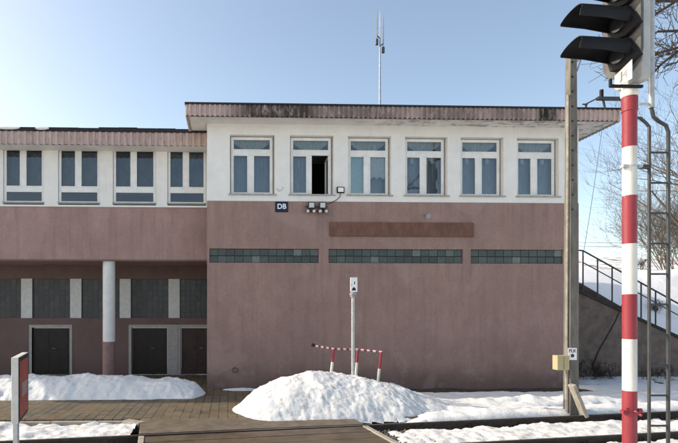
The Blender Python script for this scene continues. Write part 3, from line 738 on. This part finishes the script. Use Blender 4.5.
def tsnow2(x, y): return tsnow(x, y) if y < raily(x) + .16 else -.5
mb = field(DX1 - .1, 24, 5, 13.4, .06, tsnow2, tfloor); o = mb.build('track_snow', 'snow_dirty', smooth='all'); tag(o, kind='stuff')
# ballast stones
mb = MB(); rs = random.Random(12)
def stone(mb, c, r):
    i = len(mb.v); q = [Vector(v) for v in ((1, 0, 0), (-1, 0, 0), (0, 1, 0), (0, -1, 0), (0, 0, 1), (0, 0, -1))]
    for v in q: mb.v.append(tuple(Vector(c) + v * r * rs.uniform(.6, 1.25)))
    for f in ((0, 2, 4), (2, 1, 4), (1, 3, 4), (3, 0, 4), (2, 0, 5), (1, 2, 5), (3, 1, 5), (0, 3, 5)): mb.f.append(tuple(i + k for k in f))
for k in range(2600):
    x = rs.uniform(-9, 14); y = rs.uniform(raily(x, 2.4), raily(x) + .9)
    if DX0 - .3 < x + (y - YP) * .15 < DX1 + .2 or (x < DX1 and y > YP - .05): continue
    stone(mb, (x, y, -.2 + rs.uniform(0, .045)), rs.uniform(.02, .045))
for k in range(160):
    y = rs.uniform(raily(3, GAUGE), raily(3) - .1); x = DX1 - (y - YP) * .15 + abs(rs.gauss(.1, .45)); stone(mb, (x, y, -.13 + rs.uniform(0, .05)), rs.uniform(.025, .06))
tag(mb.build('gravel', 'ballast'), kind='stuff')

# ------------------------------------------------------------------ rails, crossing deck
def rail(off, label):
    o = thing('rail', R0 - RV * off + Vector((0, 0, -.2)), label, 'rail', 'rails of the near track')
    def L(t, a, z): return R0 + RU * t - RV * (off + a) + Vector((0, 0, z))
    prof = [(-.075, -.2), (.075, -.2), (.075, -.185), (.012, -.165), (.012, -.055), (.036, -.042), (.036, -.006), (.03, .0), (-.03, .0), (-.036, -.006), (-.036, -.042), (-.012, -.055), (-.012, -.165), (-.075, -.185)]
    m = MB(); m.prism(prof, L(-14, 0, 0), -RV, (0, 0, 1), RU * 42); m.build('body', 'railsteel', o)
    m = MB(); a, b = L(-14, 0, .0015), L(28, 0, .0015); w_ = RV * .024; m.face([a - w_, b - w_, b + w_, a + w_]); m.build('running_surface', 'railtop', o)
    for k in range(-6, 15):
        t = k * 1.24 + .3
        p = L(t, 0, 0)
        e = p.x + (p.y - YP) * .15
        if DX0 - .2 < e < DX1 + .1: continue
        m = MB(); c = L(t, .06, -.15)
        for s in (-.05, .05): m.tube([c + RU * s + RV * -.03, c + RU * (s + .02) + RV * .01 + Vector((0, 0, .07)), c + RU * (s + .01) + RV * .025 + Vector((0, 0, .04))], .013, 5)
        m.build('clip', 'railsteel', o)
    return o
rail(0, 'farther dark rail running along the foot of the snow mound')
rail(GAUGE, 'nearer dark rail at the bottom edge of the picture')
cr_ = thing('crossing_deck', (DX0, YP, -.2), 'worn brown plank crossing laid over the rails in front of the pavement', 'crossing')
def edge(dx, y): return dx - (y - YP) * math.tan(RA)
def deckpoly(y0f, y1f, z, name, m):
    """strip of deck between two lines y=f(x)"""
    mb = MB(); pts = []
    def hit(dx, f):
        y = YP
        for _ in range(12): y = f(edge(dx, y))
        return (edge(dx, y), y)
    q = [hit(DX0, y0f), hit(DX1, y0f), hit(DX1, y1f), hit(DX0, y1f)]
    return mb, q
def strip(y0f, y1f, z, name, m, s0=0., s1=0.):
    mb, q = deckpoly(y0f, y1f, z, name, m)
    (a, b, c, d) = q
    mb.prism([(a[0] + s0, a[1]), (b[0] - s1, b[1]), (c[0] - s1, c[1]), (d[0] + s0, d[1])], (0, 0, -.2), (1, 0, 0), (0, 1, 0), (0, 0, z + .2))
    return mb.build(name, m, cr_, bevel=.01)
strip(lambda x: raily(x) + .09, lambda x: YP + .113, .004, 'outer_slab', 'deck_light')
yy = [(.1, .52), (.53, .95), (.96, GAUGE - .1)]
for a, b in yy: strip(lambda x, b=b: raily(x, b), lambda x, a=a: raily(x, a), -.004 - .006 * (a > .5), 'plank', 'deck', .12, .12)
strip(lambda x: raily(x, 4.6), lambda x: raily(x, GAUGE + .1), 0, 'near_slab', 'deck')
for dx, s in ((DX0, 0), (DX1, -.11)):
    mb = MB(); ya, ybb = raily(0, GAUGE - .1), raily(0, .1)
    def fl(t): 
        y = YP
        for _ in range(12): y = raily(edge(dx, y), t)
        return (edge(dx, y) + s, y)
    a, d = fl(GAUGE - .1), fl(.1)
    mb.prism([a, (a[0] + .11, a[1]), (d[0] + .11, d[1]), d], (0, 0, -.2), (1, 0, 0), (0, 1, 0), (0, 0, .21)); mb.build('edge_beam', 'concrete_light', cr_, bevel=.01)

# ------------------------------------------------------------------ mound post and barrier
p = at(353, 375, 12.3); zt = az(353, 291, 12.3)
s = thing('sign_post', (p.x, 12.3, 0), 'slender white post with a small white pictogram plate rising from the snow mound', 'sign')
mb = MB(); mb.tube([(p.x, 12.3, 0), (p.x, 12.3, zt + .3)], .043, 14); mb.build('post', 'galv', s, smooth=True)
a, b = at(350, 277.5, 12.2), at(357, 292, 12.2)
tilt = Vector((.12, 0, .03)) 
mb = MB(); mb.box(a.x, b.x, 12.16, 12.185, b.z, a.z); pl = mb.build('plate', 'whitepl', s, bevel=.006)
w_, h_ = b.x - a.x, a.z - b.z
mb = MB(); mb.prism([(.2, .1), (.8, .1), (.72, .24), (.58, .32), (.42, .32), (.28, .24)], (a.x, 12.159, b.z), (w_, 0, 0), (0, 0, h_), (0, -.003, 0))
mb.prism([(.52, .52), (.62, .52), (.68, .62), (.62, .74), (.55, .7)], (a.x, 12.159, b.z), (w_, 0, 0), (0, 0, h_), (0, -.003, 0)); mb.prism([(.14, .4), (.19, .4), (.22, .52), (.15, .52)], (a.x, 12.159, b.z), (w_, 0, 0), (0, 0, h_), (0, -.003, 0)); mb.build('pictogram', 'ink', pl)
mb = MB(); zz = b.z - .02; mb.tube([(p.x, 12.3, zz - .1), (p.x, 12.3, zz - .06), (p.x, 12.3, zz - .05), (p.x, 12.3, zz)], [.075, .075, .09, .09], 12); mb.build('clamp', 'metal', s, smooth=True)
s = thing('barrier', at(355, 372, 12.55) * 1, 'leaning red and white tube barrier sticking out of the snow mound', 'barrier')
def stripes(name, p0, p1, r, n, first):
    p0, p1 = Vector(p0), Vector(p1)
    for k in range(n):
        mb = MB(); mb.tube([p0.lerp(p1, k / n), p0.lerp(p1, (k + 1) / n)], r, 10); o = mb.build(name, 'red' if (k + first) % 2 == 0 else 'white', s, smooth=True)
YB = 12.5
for (tx, ty, bx, by, Y) in ((334, 349, 331, 374, YB), (358, 350, 356, 374, YB + .15), (381.5, 352, 377.5, 384, YB - .25)):
    a = at(tx, ty, Y); b = at(bx, by, Y); m_ = a.lerp(b, .52)
    mb = MB(); mb.tube([a, m_], .034, 10); mb.build('upright', 'red', s, smooth=True)
    c = m_ + (m_ - a).normalized() * 1.1
    mb = MB(); mb.tube([m_, c], .0345, 10); mb.build('upright', 'white', s, smooth=True)
q = [at(313, 345.5, YB + .1), at(334, 349, YB), at(358, 349.5, YB + .02), at(382, 352, YB - .25)]
L = []; 
for a, b in zip(q, q[1:]): L += [a.lerp(b, t / 8) for t in range(8)]
L.append(q[-1])
for k in range(len(L) - 1):
    mb = MB(); mb.tube([L[k], L[k + 1]], .026, 8); mb.build('rail', 'red' if k % 2 == 0 else 'white', s, smooth=True)
mb = MB(); mb.tube([at(311.5, 344.5, YB + .1), at(314.5, 345.7, YB + .1)], .042, 8); mb.build('end_cap', 'ink', s)

# ------------------------------------------------------------------ utility pole
YU = 11.15
p = at(571, 400, YU); zt = az(571, 56.5, YU)
pole = thing('utility_pole', (p.x, YU, -.2), 'tall weathered concrete pole with street lamp before the right corner of the building', 'pole')
mb = MB(); w0, w1 = .122, .088
sec = lambda z, w: [(p.x - w * .85, YU - w, z), (p.x + w * .85, YU - w, z), (p.x + w * .85, YU + w, z), (p.x - w * .85, YU + w, z)]
n = 24; rows = [sec(-.25 + (zt + .25) * k / n, w0 + (w1 - w0) * k / n) for k in range(n + 1)]
for r0, r1 in zip(rows, rows[1:]):
    for j in range(4): mb.face([r0[j], r0[(j + 1) % 4], r1[(j + 1) % 4], r1[j]])
mb.face(rows[-1]); mb.build('shaft', 'concrete', pole, bevel=0)
mb = MB()
for k in range(11): z = zt - .18 - k * .34; mb.tube([(p.x - .035, YU - w1 - .02, z), (p.x - .035, YU - w1 + .01, z)], .02, 6)
mb.build('step_bolt', 'black', pole)
xc = ax(565.3, YU)
mb = MB(); mb.tube([(xc, YU - .05, -.2), (xc, YU - .05, az(565, 357, YU))], .036, 8); mb.tube([(xc, YU - .05, az(565, 371, YU)), (xc, YU - .05, az(565, 330, YU)), (xc + .02, YU - .05, az(565, 205, YU)), (xc + .03, YU - .05, az(565, 96, YU))], [.026, .026, .026, .03], 8); mb.build('conduit', 'concrete_light', pole, smooth=True)
a, b = at(556.3, 355.5, YU - .16), at(569, 370, YU - .16)
mb = MB(); mb.box(a.x, b.x - .01, YU - .2, YU - .02, b.z, a.z); bx = mb.build('junction_box', 'beige', pole, bevel=.012)
mb = MB(); mb.box((a.x + b.x) / 2 + .0, (a.x + b.x) / 2 + .006, YU - .203, YU - .2, b.z + .02, a.z - .02); mb.build('seam', 'darkmetal', bx)
# brace leaning on the pole
a, b = at(571.8, 384.5, YU - .3), at(583, 412, YU - .3)
d = (a - b).normalized(); sd_ = d.cross(Vector((0, 1, 0))).normalized()
mb = MB(); mb.obox((a + b) / 2 - d * .06, d * ((a - b).length / 2 + .06), Vector((0, .09, 0)), sd_ * .04)
tag(mb.build('leaning_slab', 'concrete_light', loc=b, bevel=.01), 'grey concrete slab leaning on the foot of the concrete pole', 'slab')
# lamp arm
mb = MB(); mb.tube([at(571, 68, YU), at(580, 58, YU), at(587, 51.5, YU), at(600, 47, YU)], .028, 8); mb.tube([at(577, 71, YU), at(582, 57, YU)], .02, 6); mb.build('lamp_arm', 'galv', pole, smooth=True)
c = at(594, 47, YU); mb = MB()
mb.tube([c + Vector((-.36, 0, -.12)), c + Vector((-.25, 0, -.04)), c + Vector((0, 0, .02)), c + Vector((.25, 0, .07)), c + Vector((.36, 0, .06))], [.05, .12, .15, .12, .05], 14); lh = mb.build('lamp_head', 'lampgrey', pole, smooth='all')
mb = MB(); mb.tube([c + Vector((-.22, 0, -.16)), c + Vector((0, 0, -.125)), c + Vector((.16, 0, -.07))], [.03, .08, .03], 10); mb.build('lens', 'lampface', lh, smooth='all')
# plate on the pole
a, b = at(568.2, 348, YU - .15), at(577, 360, YU - .15)
s = thing('pole_notice', ((a.x + b.x) / 2, YU - .14, b.z), 'small white notice plate reading PLK on the concrete pole', 'sign')
mb = MB(); yq = YU - .137; mb.box(a.x, b.x, yq - .008, yq, b.z, a.z); mb.build('plate', 'whitepl', s)
text('lettering', 'PLK', .105, ((a.x + b.x) / 2, yq - .01, a.z - .07), (R(90), 0, 0), 'ink', s, .001, .002)
mb = MB(); cz = b.z + .1; cx = (a.x + b.x) / 2
mb.prism([(.045 * math.cos(t * math.pi / 4), .045 * math.sin(t * math.pi / 4)) for t in range(8)], (cx, yq - .009, cz), (1, 0, 0), (0, 0, 1), (0, -.002, 0)); mb.build('emblem', 'darkmetal', s)

# ------------------------------------------------------------------ signal
YS = 4.25
sp = at(629.6, 300, YS); SX = sp.x
FW = SX * sn + YS * cs; PS = F / FW                                  # px per metre there
sig = thing('rail_signal', (SX, YS, -.2), 'red and white banded railway signal with black hoods close by', 'railway signal')
pr = 6.2 / PS
zz = lambda py: H + (HZ - py) / PS
segs = [(560, 488, 'white'), (488, 440, 'white'), (440, 390.5, 'red'), (390.5, 339, 'white'), (339, 294.3, 'red'), (294.3, 244, 'white'), (244, 196, 'red'), (196, 147.5, 'white'), (147.5, 98, 'red')]
segs = [(z0, z1, c) for z0, z1, c in segs]
segs[0] = (540, 489, 'white'); segs[1] = (489, 390.5, 'red'); segs.pop(2)
for a, b, c in segs:
    mb = MB(); mb.tube([(SX, YS, max(-.25, zz(a))), (SX, YS, zz(b))], pr, 28); mb.build('pole_band', c, sig, smooth=True)
mb = MB(); mb.tube([(SX, YS, zz(112)), (SX, YS, zz(111.5)), (SX, YS, zz(98.5)), (SX, YS, zz(97.5))], [pr * 1.03, pr * 1.10, pr * 1.10, pr * 1.05], 28); mb.build('collar', 'red', sig, smooth=True)
mb = MB(); mb.tube([(SX, YS, zz(97.4)), (SX, YS, zz(96)), (SX, YS, zz(91)), (SX, YS, zz(90.5)), (SX, YS, zz(87))], [pr * 1.12, pr * 1.22, pr * 1.22, pr * 1.12, pr * 1.12], 28); mb.build('cap', 'white', sig, smooth=True)
FD = Vector((-math.cos(R(6)), -math.sin(R(6)), 0)); FS = Vector((FD.y, -FD.x, 0))   # facing, and its side axis (towards +Y)
if FS.y < 0: FS = -FS
hz = zz(86)
HC = Vector((SX + .0, YS, 0))
def pt(f, s_, z): return HC + FD * f + FS * s_ + Vector((0, 0, z))
# housing box
def capsule(w, z0, z1, n=10, rr=None):
    r = rr or w; pts = []
    for k in range(n + 1): a = math.pi + math.pi / 2 * k / n; pts.append((-w + r + r * math.cos(a), z0 + r + r * math.sin(a)))
    for k in range(n + 1): a = 1.5 * math.pi + math.pi / 2 * k / n; pts.append((w - r + r * math.cos(a), z0 + r + r * math.sin(a)))
    for k in range(n + 1): a = math.pi / 2 * k / n; pts.append((w - r + r * math.cos(a), z1 - r + r * math.sin(a)))
    for k in range(n + 1): a = math.pi / 2 + math.pi / 2 * k / n; pts.append((-w + r + r * math.cos(a), z1 - r + r * math.sin(a)))
    return pts
mb = MB(); mb.prism(capsule(.14, hz, hz + 1.75, 6, .05), HC + FD * .02 + FS * -.0, FS, (0, 0, 1), FD * -.085); mb.build('housing', 'signalgrey', sig, bevel=.01)
mb = MB(); mb.prism(capsule(.19, hz + .09, hz + 1.85, 12), HC + FD * .022 + FS * .035, FS, (0, 0, 1), FD * .03); mb.build('backplate', 'plategrey', sig, bevel=.004)
for k in range(4):
    lc = pt(.053, -.0, zz(54) + k * 31.3 / PS)
    m = MB(); m.prism([(-.185, -.10), (-.05, -.155), (.1, -.12), (.14, .0), (.1, .10), (-.06, .112)], lc, FS, (0, 0, 1), FD * .05)
    ho = m.build('hood_mount', 'black', sig, bevel=.008)
    m = MB(); m.tube([lc + FD * .051 - Vector((0, 0, .02)), lc + FD * .075 - Vector((0, 0, .02)), lc + FD * .08 - Vector((0, 0, .02))], [.075, .07, .035], 20); m.build('lens', 'lensdark', ho, smooth=True)
    m = MB(); n = 22; Lh = .485; ro, ri = .118, .111
    def ring(f, r, tip):
        out = []
        for j in range(n + 1):
            a = R(-10) + R(213) * j / n
            up = math.sin(a)
            ff = f - (tip * max(0, up) * .06 if tip else 0)
            out.append(lc + FD * (.05 + ff) + FS * (r * math.cos(a)) + Vector((0, 0, r * .95 * up - (.02 if up < .1 and f < .2 else 0))))
        return out
    rings = [ring(0, ro, 0), ring(Lh * .5, ro * .985, 0), ring(Lh, ro * .95, 1)]; rin = [ring(0, ri, 0), ring(Lh * .5, ri * .985, 0), ring(Lh, ri * .95, 1)]
    for A, B in zip(rings, rings[1:]):
        for j in range(n): m.face([A[j], A[j + 1], B[j + 1], B[j]])
    for A, B in zip(rin, rin[1:]):
        for j in range(n): m.face([A[j + 1], A[j], B[j], B[j + 1]])
    for j in range(n): m.face([rings[2][j], rings[2][j + 1], rin[2][j + 1], rin[2][j]])
    for e in (0, n):
        for A, B, Ci, Di in zip(rings, rings[1:], rin, rin[1:]): m.face([A[e], B[e], Di[e], Ci[e]])
    m.build('hood', 'black', ho, smooth=True, fix=False)
# number plate
a = pt(.075, .02, 0)
q0 = at(616.2, 87, YS - .05); q1 = at(632, 87, YS - .05)
np_o = pt(.115, .028, hz - .005); u = -FS
W = .165; mb = MB(); mb.prism([(0, 0), (W, 0), (W, .165), (0, .10)], np_o, u, (0, 0, 1), FD * .006); npl = mb.build('number_plate', 'whitepl', sig)
rz = math.atan2(u.y, u.x)
text('lettering', 'J4', .095, np_o + u * (W * .56) + Vector((0, 0, .066)) + FD * .008, (R(90), 0, rz), 'lampgrey', npl, .001)
mb = MB(); mb.obox(pt(0, 0, hz - .05) + Vector((-.115, -.1, 0)), (.145, 0, 0), (0, .012, 0), (0, 0, .012)); mb.obox(pt(0, 0, hz - .022) + Vector((-.255, -.1, 0)), (.01, 0, 0), (0, .01, 0), (0, 0, .034)); mb.build('bracket', 'black', sig, bevel=.003)
# conduit, ladder
YL = YS + .12
q = lambda px, py: at(px, py, YL)
mb = MB(); mb.tube([q(651.5, 108), q(651.5, 50), q(651.8, -30)], .024, 12); mb.tube([q(651.5, 104), q(638, 104)], .01, 6); mb.build('conduit', 'galv', sig, smooth=True)
lx0, lx1 = 649.2, 668.3
mb = MB()
mb.tube([q(636, 118), q(640, 118), q(646, 123), q(lx0, 127), q(lx0, 200), q(649, 540)], .0135, 8)
mb.tube([q(651.5, 108), q(653.5, 117), q(659, 121.5), q(666, 125.5), q(lx1, 132), q(lx1, 200), q(668.0, 540)], .0155, 8)
mb.tube([q(638, 167), q(649, 167)], .02, 8)
lad = mb.build('ladder', 'darkmetal', sig, smooth=True)
for k in range(13):
    py = 152.6 + 30.35 * k
    if zz(py) < -.1: break
    mb = MB(); mb.tube([q(lx0, py), q(lx1, py)], .0095, 6); mb.build('rung', 'darkmetal', lad, smooth=True)
for py in (167, 411):
    mb = MB(); mb.tube([(SX, YS, zz(py + 1)), (SX, YS, zz(py - 1))], pr * 1.07, 24)
    m_ = 'galv' if py < 300 else 'red'
    for sgn in (-1, 1):
        c = Vector((SX + sgn * pr * 1.25, YS - .02, zz(py))); mb.obox(c, (.02, 0, 0), (0, .02, 0), (0, 0, .012))
    if py > 300:
        mb.tube([(SX - pr * .9, YS - .05, zz(410)), (SX - pr * 1.6, YS - .08, zz(405))], .013, 6); mb.tube([(SX, YS - pr, zz(410)), (SX + .01, YS - pr - .06, zz(413))], .012, 6); mb.tube([(SX + pr * .9, YS - .03, zz(409)), (SX + pr * 1.5, YS - .03, zz(409))], .012, 6)
    mb.build('clamp', m_, sig, smooth=True)

# ------------------------------------------------------------------ foreground warning board
Yn = 6.0
a, b = at(18.3, 357.5, Yn), at(11.2, 424, Yn)
s = thing('warning_board', (a.x - .04, Yn + .3, -.2), 'thick red faced board seen edge on beside the track at far left', 'sign')
fd = Vector((-.23, .92, 0)).normalized() * .8
t_ = Vector((b.x - a.x, 0, 0))
zt, zb = a.z, b.z
A = Vector((a.x, Yn, 0))
mb = MB(); mb.prism([(0, 0), (1, 0), (1, 1), (0, 1)], (A.x, A.y, zb), t_, fd, (0, 0, zt - zb)); mb.build('board', 'signedge', s, bevel=.008)
fn = Vector((fd.y, -fd.x, 0)).normalized()
def facep(u0, u1, v0, v1, m, o=.004, nm='face'):
    mb = MB(); p = Vector((A.x, A.y, zb)) + fn * o
    hh = zt - zb
    mb.prism([(u0, v0), (u1, v0), (u1, v1), (u0, v1)], p, fd, (0, 0, hh), fn * .003); return mb.build(nm, m, s)
fr_ = facep(.02, .98, .01, .99, 'ink', .001, 'border')
facep(.1, .9, .06, .93, 'signred', .005, 'panel'); facep(.25, .8, .36, .58, 'dullpink', .009, 'band')
cpt = A + fd * .5 + t_ * .5
mb = MB(); c = A + fd * .12 + t_ * .5; mb.box(c.x - .028, c.x + .028, c.y - .03, c.y + .03, -.22, zb - .001); mb.build('post', 'galv', s, bevel=.006)

# ------------------------------------------------------------------ stairs on the right
YT = 17.0
X0 = XR + .003; z0 = az(578, 272, YT); X1 = ax(678, YT); z1 = az(678, 336, YT)
sl_ = (z1 - z0) / (X1 - X0); Xe = X0 + (z0 - .1) / -sl_
st = thing('stair_wall', (X0, YT, 0), 'dark brown sloping flank wall of outdoor stairs beside the building', 'stairs')
mb = MB(); mb.prism([(X0, -.2), (Xe + .5, -.2), (Xe + .5, .02), (Xe, .02), (X0, z0 - .08)], (0, YT, 0), (1, 0, 0), (0, 0, 1), (0, .3, 0)); mb.build('flank', 'stonewall', st)
mb = MB(); mb.prism([(X0, z0 - .079), (Xe, .021), (Xe, .12), (X0, z0 + .02)], (0, YT - .05, 0), (1, 0, 0), (0, 0, 1), (0, .36, 0)); mb.build('coping', 'coping', st)
rs_ = thing('stair_railing', (X0, YT + .25, z0), 'dark two bar steel railing sloping down above the stair wall', 'railing')
def RP(px, py): return at(px, py, YT + .18)
mb = MB(); e0, e1 = RP(583, 250.7), RP(678, 303.4); dd = (e1 - e0) / (e1.x - e0.x); top_end = e0 + dd * (Xe - e0.x - .3)
mb.tube([RP(576, 250), e0, top_end], .03, 8); mb.build('top_bar', 'darkmetal', rs_, smooth=True)
mb = MB(); off = Vector((0, 0, -.42)); mb.tube([e0 + off, top_end + off], .02, 8); mb.build('middle_bar', 'darkmetal', rs_, smooth=True)
xq = e0.x
while xq < Xe - .4:
    t = e0 + dd * (xq - e0.x); zb_ = z0 + sl_ * (xq - X0)
    mb = MB(); mb.tube([(t.x, t.y, zb_), t], .024, 8); mb.build('post', 'darkmetal', rs_, smooth=True); xq += .52 * 1.02 if False else .535

# ------------------------------------------------------------------ vegetation
def branch(mb, tw, p, d, r, L, lev, rr, maxlev, up=.15, tips=None):
    n = 5; pts = [p]; rad = [r]; q = p.copy(); dv = d.normalized()
    for k in range(n):
        dv = (dv + Vector((rr.uniform(-1, 1), rr.uniform(-1, 1), rr.uniform(-.7, 1) + up)) * .17).normalized()
        q = q + dv * L / n; pts.append(q.copy()); rad.append(max(.004, r * (1 - .62 * (k + 1) / n)))
    (mb if lev < 2 else tw).tube(pts, rad, 7 if lev == 0 else 5 if lev < 2 else 3, cap=False)
    if lev >= maxlev: return
    kids = rr.randint(4, 6) if lev < 2 else rr.randint(3, 5)
    for k in range(kids):
        t = rr.uniform(.3, 1); i = min(n - 1, int(t * n)); pp = pts[i].lerp(pts[i + 1], t * n - i)
        dd_ = (pts[i + 1] - pts[i]).normalized(); o = Vector((rr.uniform(-1, 1), rr.uniform(-1, 1), rr.uniform(-.4, 1))); o = (o - dd_ * o.dot(dd_)).normalized()
        a = rr.uniform(.5, 1.0)
        branch(mb, tw, pp, dd_ * math.cos(a) + o * math.sin(a), max(.006, rad[i] * rr.uniform(.5, .7)), L * rr.uniform(.5, .75), lev + 1, rr, maxlev, up)
def tree(loc, h, r, seed, label, m='bark', lean=(0, 0, 1), maxlev=5, group=None, up=.15):
    rr = random.Random(seed); o = thing('bare_tree', loc, label, 'tree', group); mb, tw = MB(), MB()
    p = Vector(loc) - Vector((0, 0, .3)); d = Vector(lean).normalized()
    pts = [p + d * h * .42 * k / 5 + Vector((.05 * math.sin(k), .05 * math.cos(2 * k), 0)) for k in range(6)]
    mb.tube(pts, [r * (1 - .45 * k / 5) for k in range(6)], 9, cap=False)
    for k in range(7):
        t = .45 + .55 * k / 6; i = min(4, int(t * 5)); pp = pts[i].lerp(pts[i + 1], t * 5 - i); a = k * 2.4 + rr.uniform(-.4, .4)
        branch(mb, tw, pp, Vector((math.cos(a), math.sin(a), rr.uniform(.45, 1.1))), r * .42, h * rr.uniform(.3, .42), 1, rr, maxlev, up)
    branch(mb, tw, pts[-1], d + Vector((.1, 0, .3)), r * .5, h * .5, 1, rr, maxlev, up)
    mb.build('trunk', m, o, smooth='all', fix=False); tw.build('crown', m, o, smooth='all', fix=False); return o
tx = ax(738, 22); tree((tx, 22, terrain(tx, 22)), 12.5, .24, 5, 'tall bare tree with pale branches behind the signal ladder', maxlev=5)
tx = ax(770, 30); tree((tx, 30, terrain(tx, 30)), 13, .26, 9, 'bare tree with finer twigs farther up the snowy bank', maxlev=5)
# nearer tree whose dark boughs reach in from the right
rr = random.Random(4); nl = Vector((ax(735, 8.5), 8.5, -.2))
o = thing('bare_tree', nl, 'dark near boughs of a bare tree reaching in at the upper right edge', 'tree'); mb, tw = MB(), MB()
mb.tube([nl, nl + Vector((0, 0, 3)), nl + Vector((.1, 0, 6)), nl + Vector((.2, .1, 8.5)), nl + Vector((.1, .2, 10.5))], [.2, .17, .14, .09, .04], 9, cap=False)
b8 = lambda px, py: at(px, py, 8.5)
for chain, r in (([(735, -12), (700, 0), (678, 2), (651, 4)], .032), ([(735, -60), (690, -10), (676, 1), (662, 10), (650, 18)], .034), ([(735, 60), (700, 36), (678, 33), (657, 32), (649, 37)], .03), ([(735, 20), (700, 42), (678, 49), (653, 54)], .03), ([(735, -5), (700, 25), (678, 50), (667, 61), (655, 72)], .03), ([(735, 95), (700, 60), (680, 62), (662, 68)], .02)):
    pts = [b8(*c) + Vector((0, rr.uniform(-.12, .12), 0)) for c in chain]; pts[0] = Vector((nl.x + .1, nl.y, pts[0].z)); n = len(pts)
    mb.tube(pts, [r * 1.7 if k == 0 else r * (1 - .5 * k / n) for k in range(n)], 6, cap=False)
    for k in range(5):
        i = rr.randint(1, n - 2); p_ = pts[i].lerp(pts[i + 1], rr.random()); dr = (pts[i + 1] - pts[i]).normalized()
        branch(mb, tw, p_, dr + Vector((rr.uniform(-.5, .5), rr.uniform(-.6, .6), rr.uniform(-.9, .9))), .009, rr.uniform(.4, .8), 3, rr, 5)
mb.build('trunk', 'barkdark', o, smooth='all', fix=False); tw.build('crown', 'barkdark', o, smooth='all', fix=False)
def shrub(loc, h, w_, n, seed, label, m='bark', name='bare_shrub', r=.014, lev=4, group=None):
    rr = random.Random(seed); o = thing(name, loc, label, 'shrub', group); mb, tw = MB(), MB()
    for k in range(n):
        a = rr.uniform(0, 6.283); s_ = rr.random() ** .5
        branch(mb, tw, Vector(loc) + Vector((.25 * w_ * math.cos(a) * s_, .25 * w_ * math.sin(a) * s_, -.1)), Vector((w_ * math.cos(a) * s_, w_ * math.sin(a) * s_, h)), r, h * rr.uniform(.6, 1), 1, rr, lev, .05)
    mb.build('stems', m, o, smooth='all', fix=False); tw.build('twigs', m, o, smooth='all', fix=False); return o
for px, Y, h, w_, n, sd2, lab in ((676, 31, 4.6, 2.6, 46, 3, 'big bushy bare shrub on the bank behind the ladder'), (700, 34, 4.0, 2.6, 24, 8, 'second bare shrub at the right edge of the bank')):
    X = ax(px, Y); shrub((X, Y, terrain(X, Y)), h, w_, n, sd2, lab, r=.03)
for px, Y, h, lab in ((657, 22, .55, 'tiny dark bush alone on the snowy slope behind the ladder'), (641, 27, .7, 'small dark bush just right of the banded pole on the slope')):
    X = ax(px, Y); shrub((X, Y, terrain(X, Y)), h, .4, 9, int(px), lab, 'brush', r=.012, lev=3)
for px, Y, h, w_, n, lab in ((587, 16.5, .6, .5, 9, 'dry brush heap at the stair wall just behind the concrete pole'), (603, 16.6, .5, .6, 9, 'tangled dry brush at the stair wall left of the banded pole'), (640, 16.6, .4, .6, 7, 'low dry brush at the stair wall behind the ladder'), (662, 16.6, .45, .4, 6, 'dry weeds at the stair wall seen through the ladder')):
    X = ax(px, Y); shrub((X, Y, 0), h, w_, n, int(px * 3), lab, 'brush', name='dry_brush', r=.009, lev=3, group='dry brush along the stair wall')
a, b = at(629, 288, 16.85), at(598, 352, 16.6)
mb = MB(); mb.tube([b + Vector((-.2, 0, -.5)), b, b.lerp(a, .5) + Vector((.06, 0, -.05)), a], [.03, .028, .022, .012], 6)
tag(mb.build('leaning_branch', 'brush', loc=b), 'single dead branch leaning up against the stair wall', 'branch')
# far power line
for k, py in enumerate((242.5, 246.5)):
    p0, p1 = at(560, py - .5, 70), at(720, py + 1, 70)
    mb = MB(); mb.tube([p0, p0.lerp(p1, .5) - Vector((0, 0, .1)), p1], .03, 4)
    tag(mb.build('power_line', 'metal', loc=p0), ('upper' if k == 0 else 'lower') + ' of two faint power lines over the far snowy hill', 'power line')
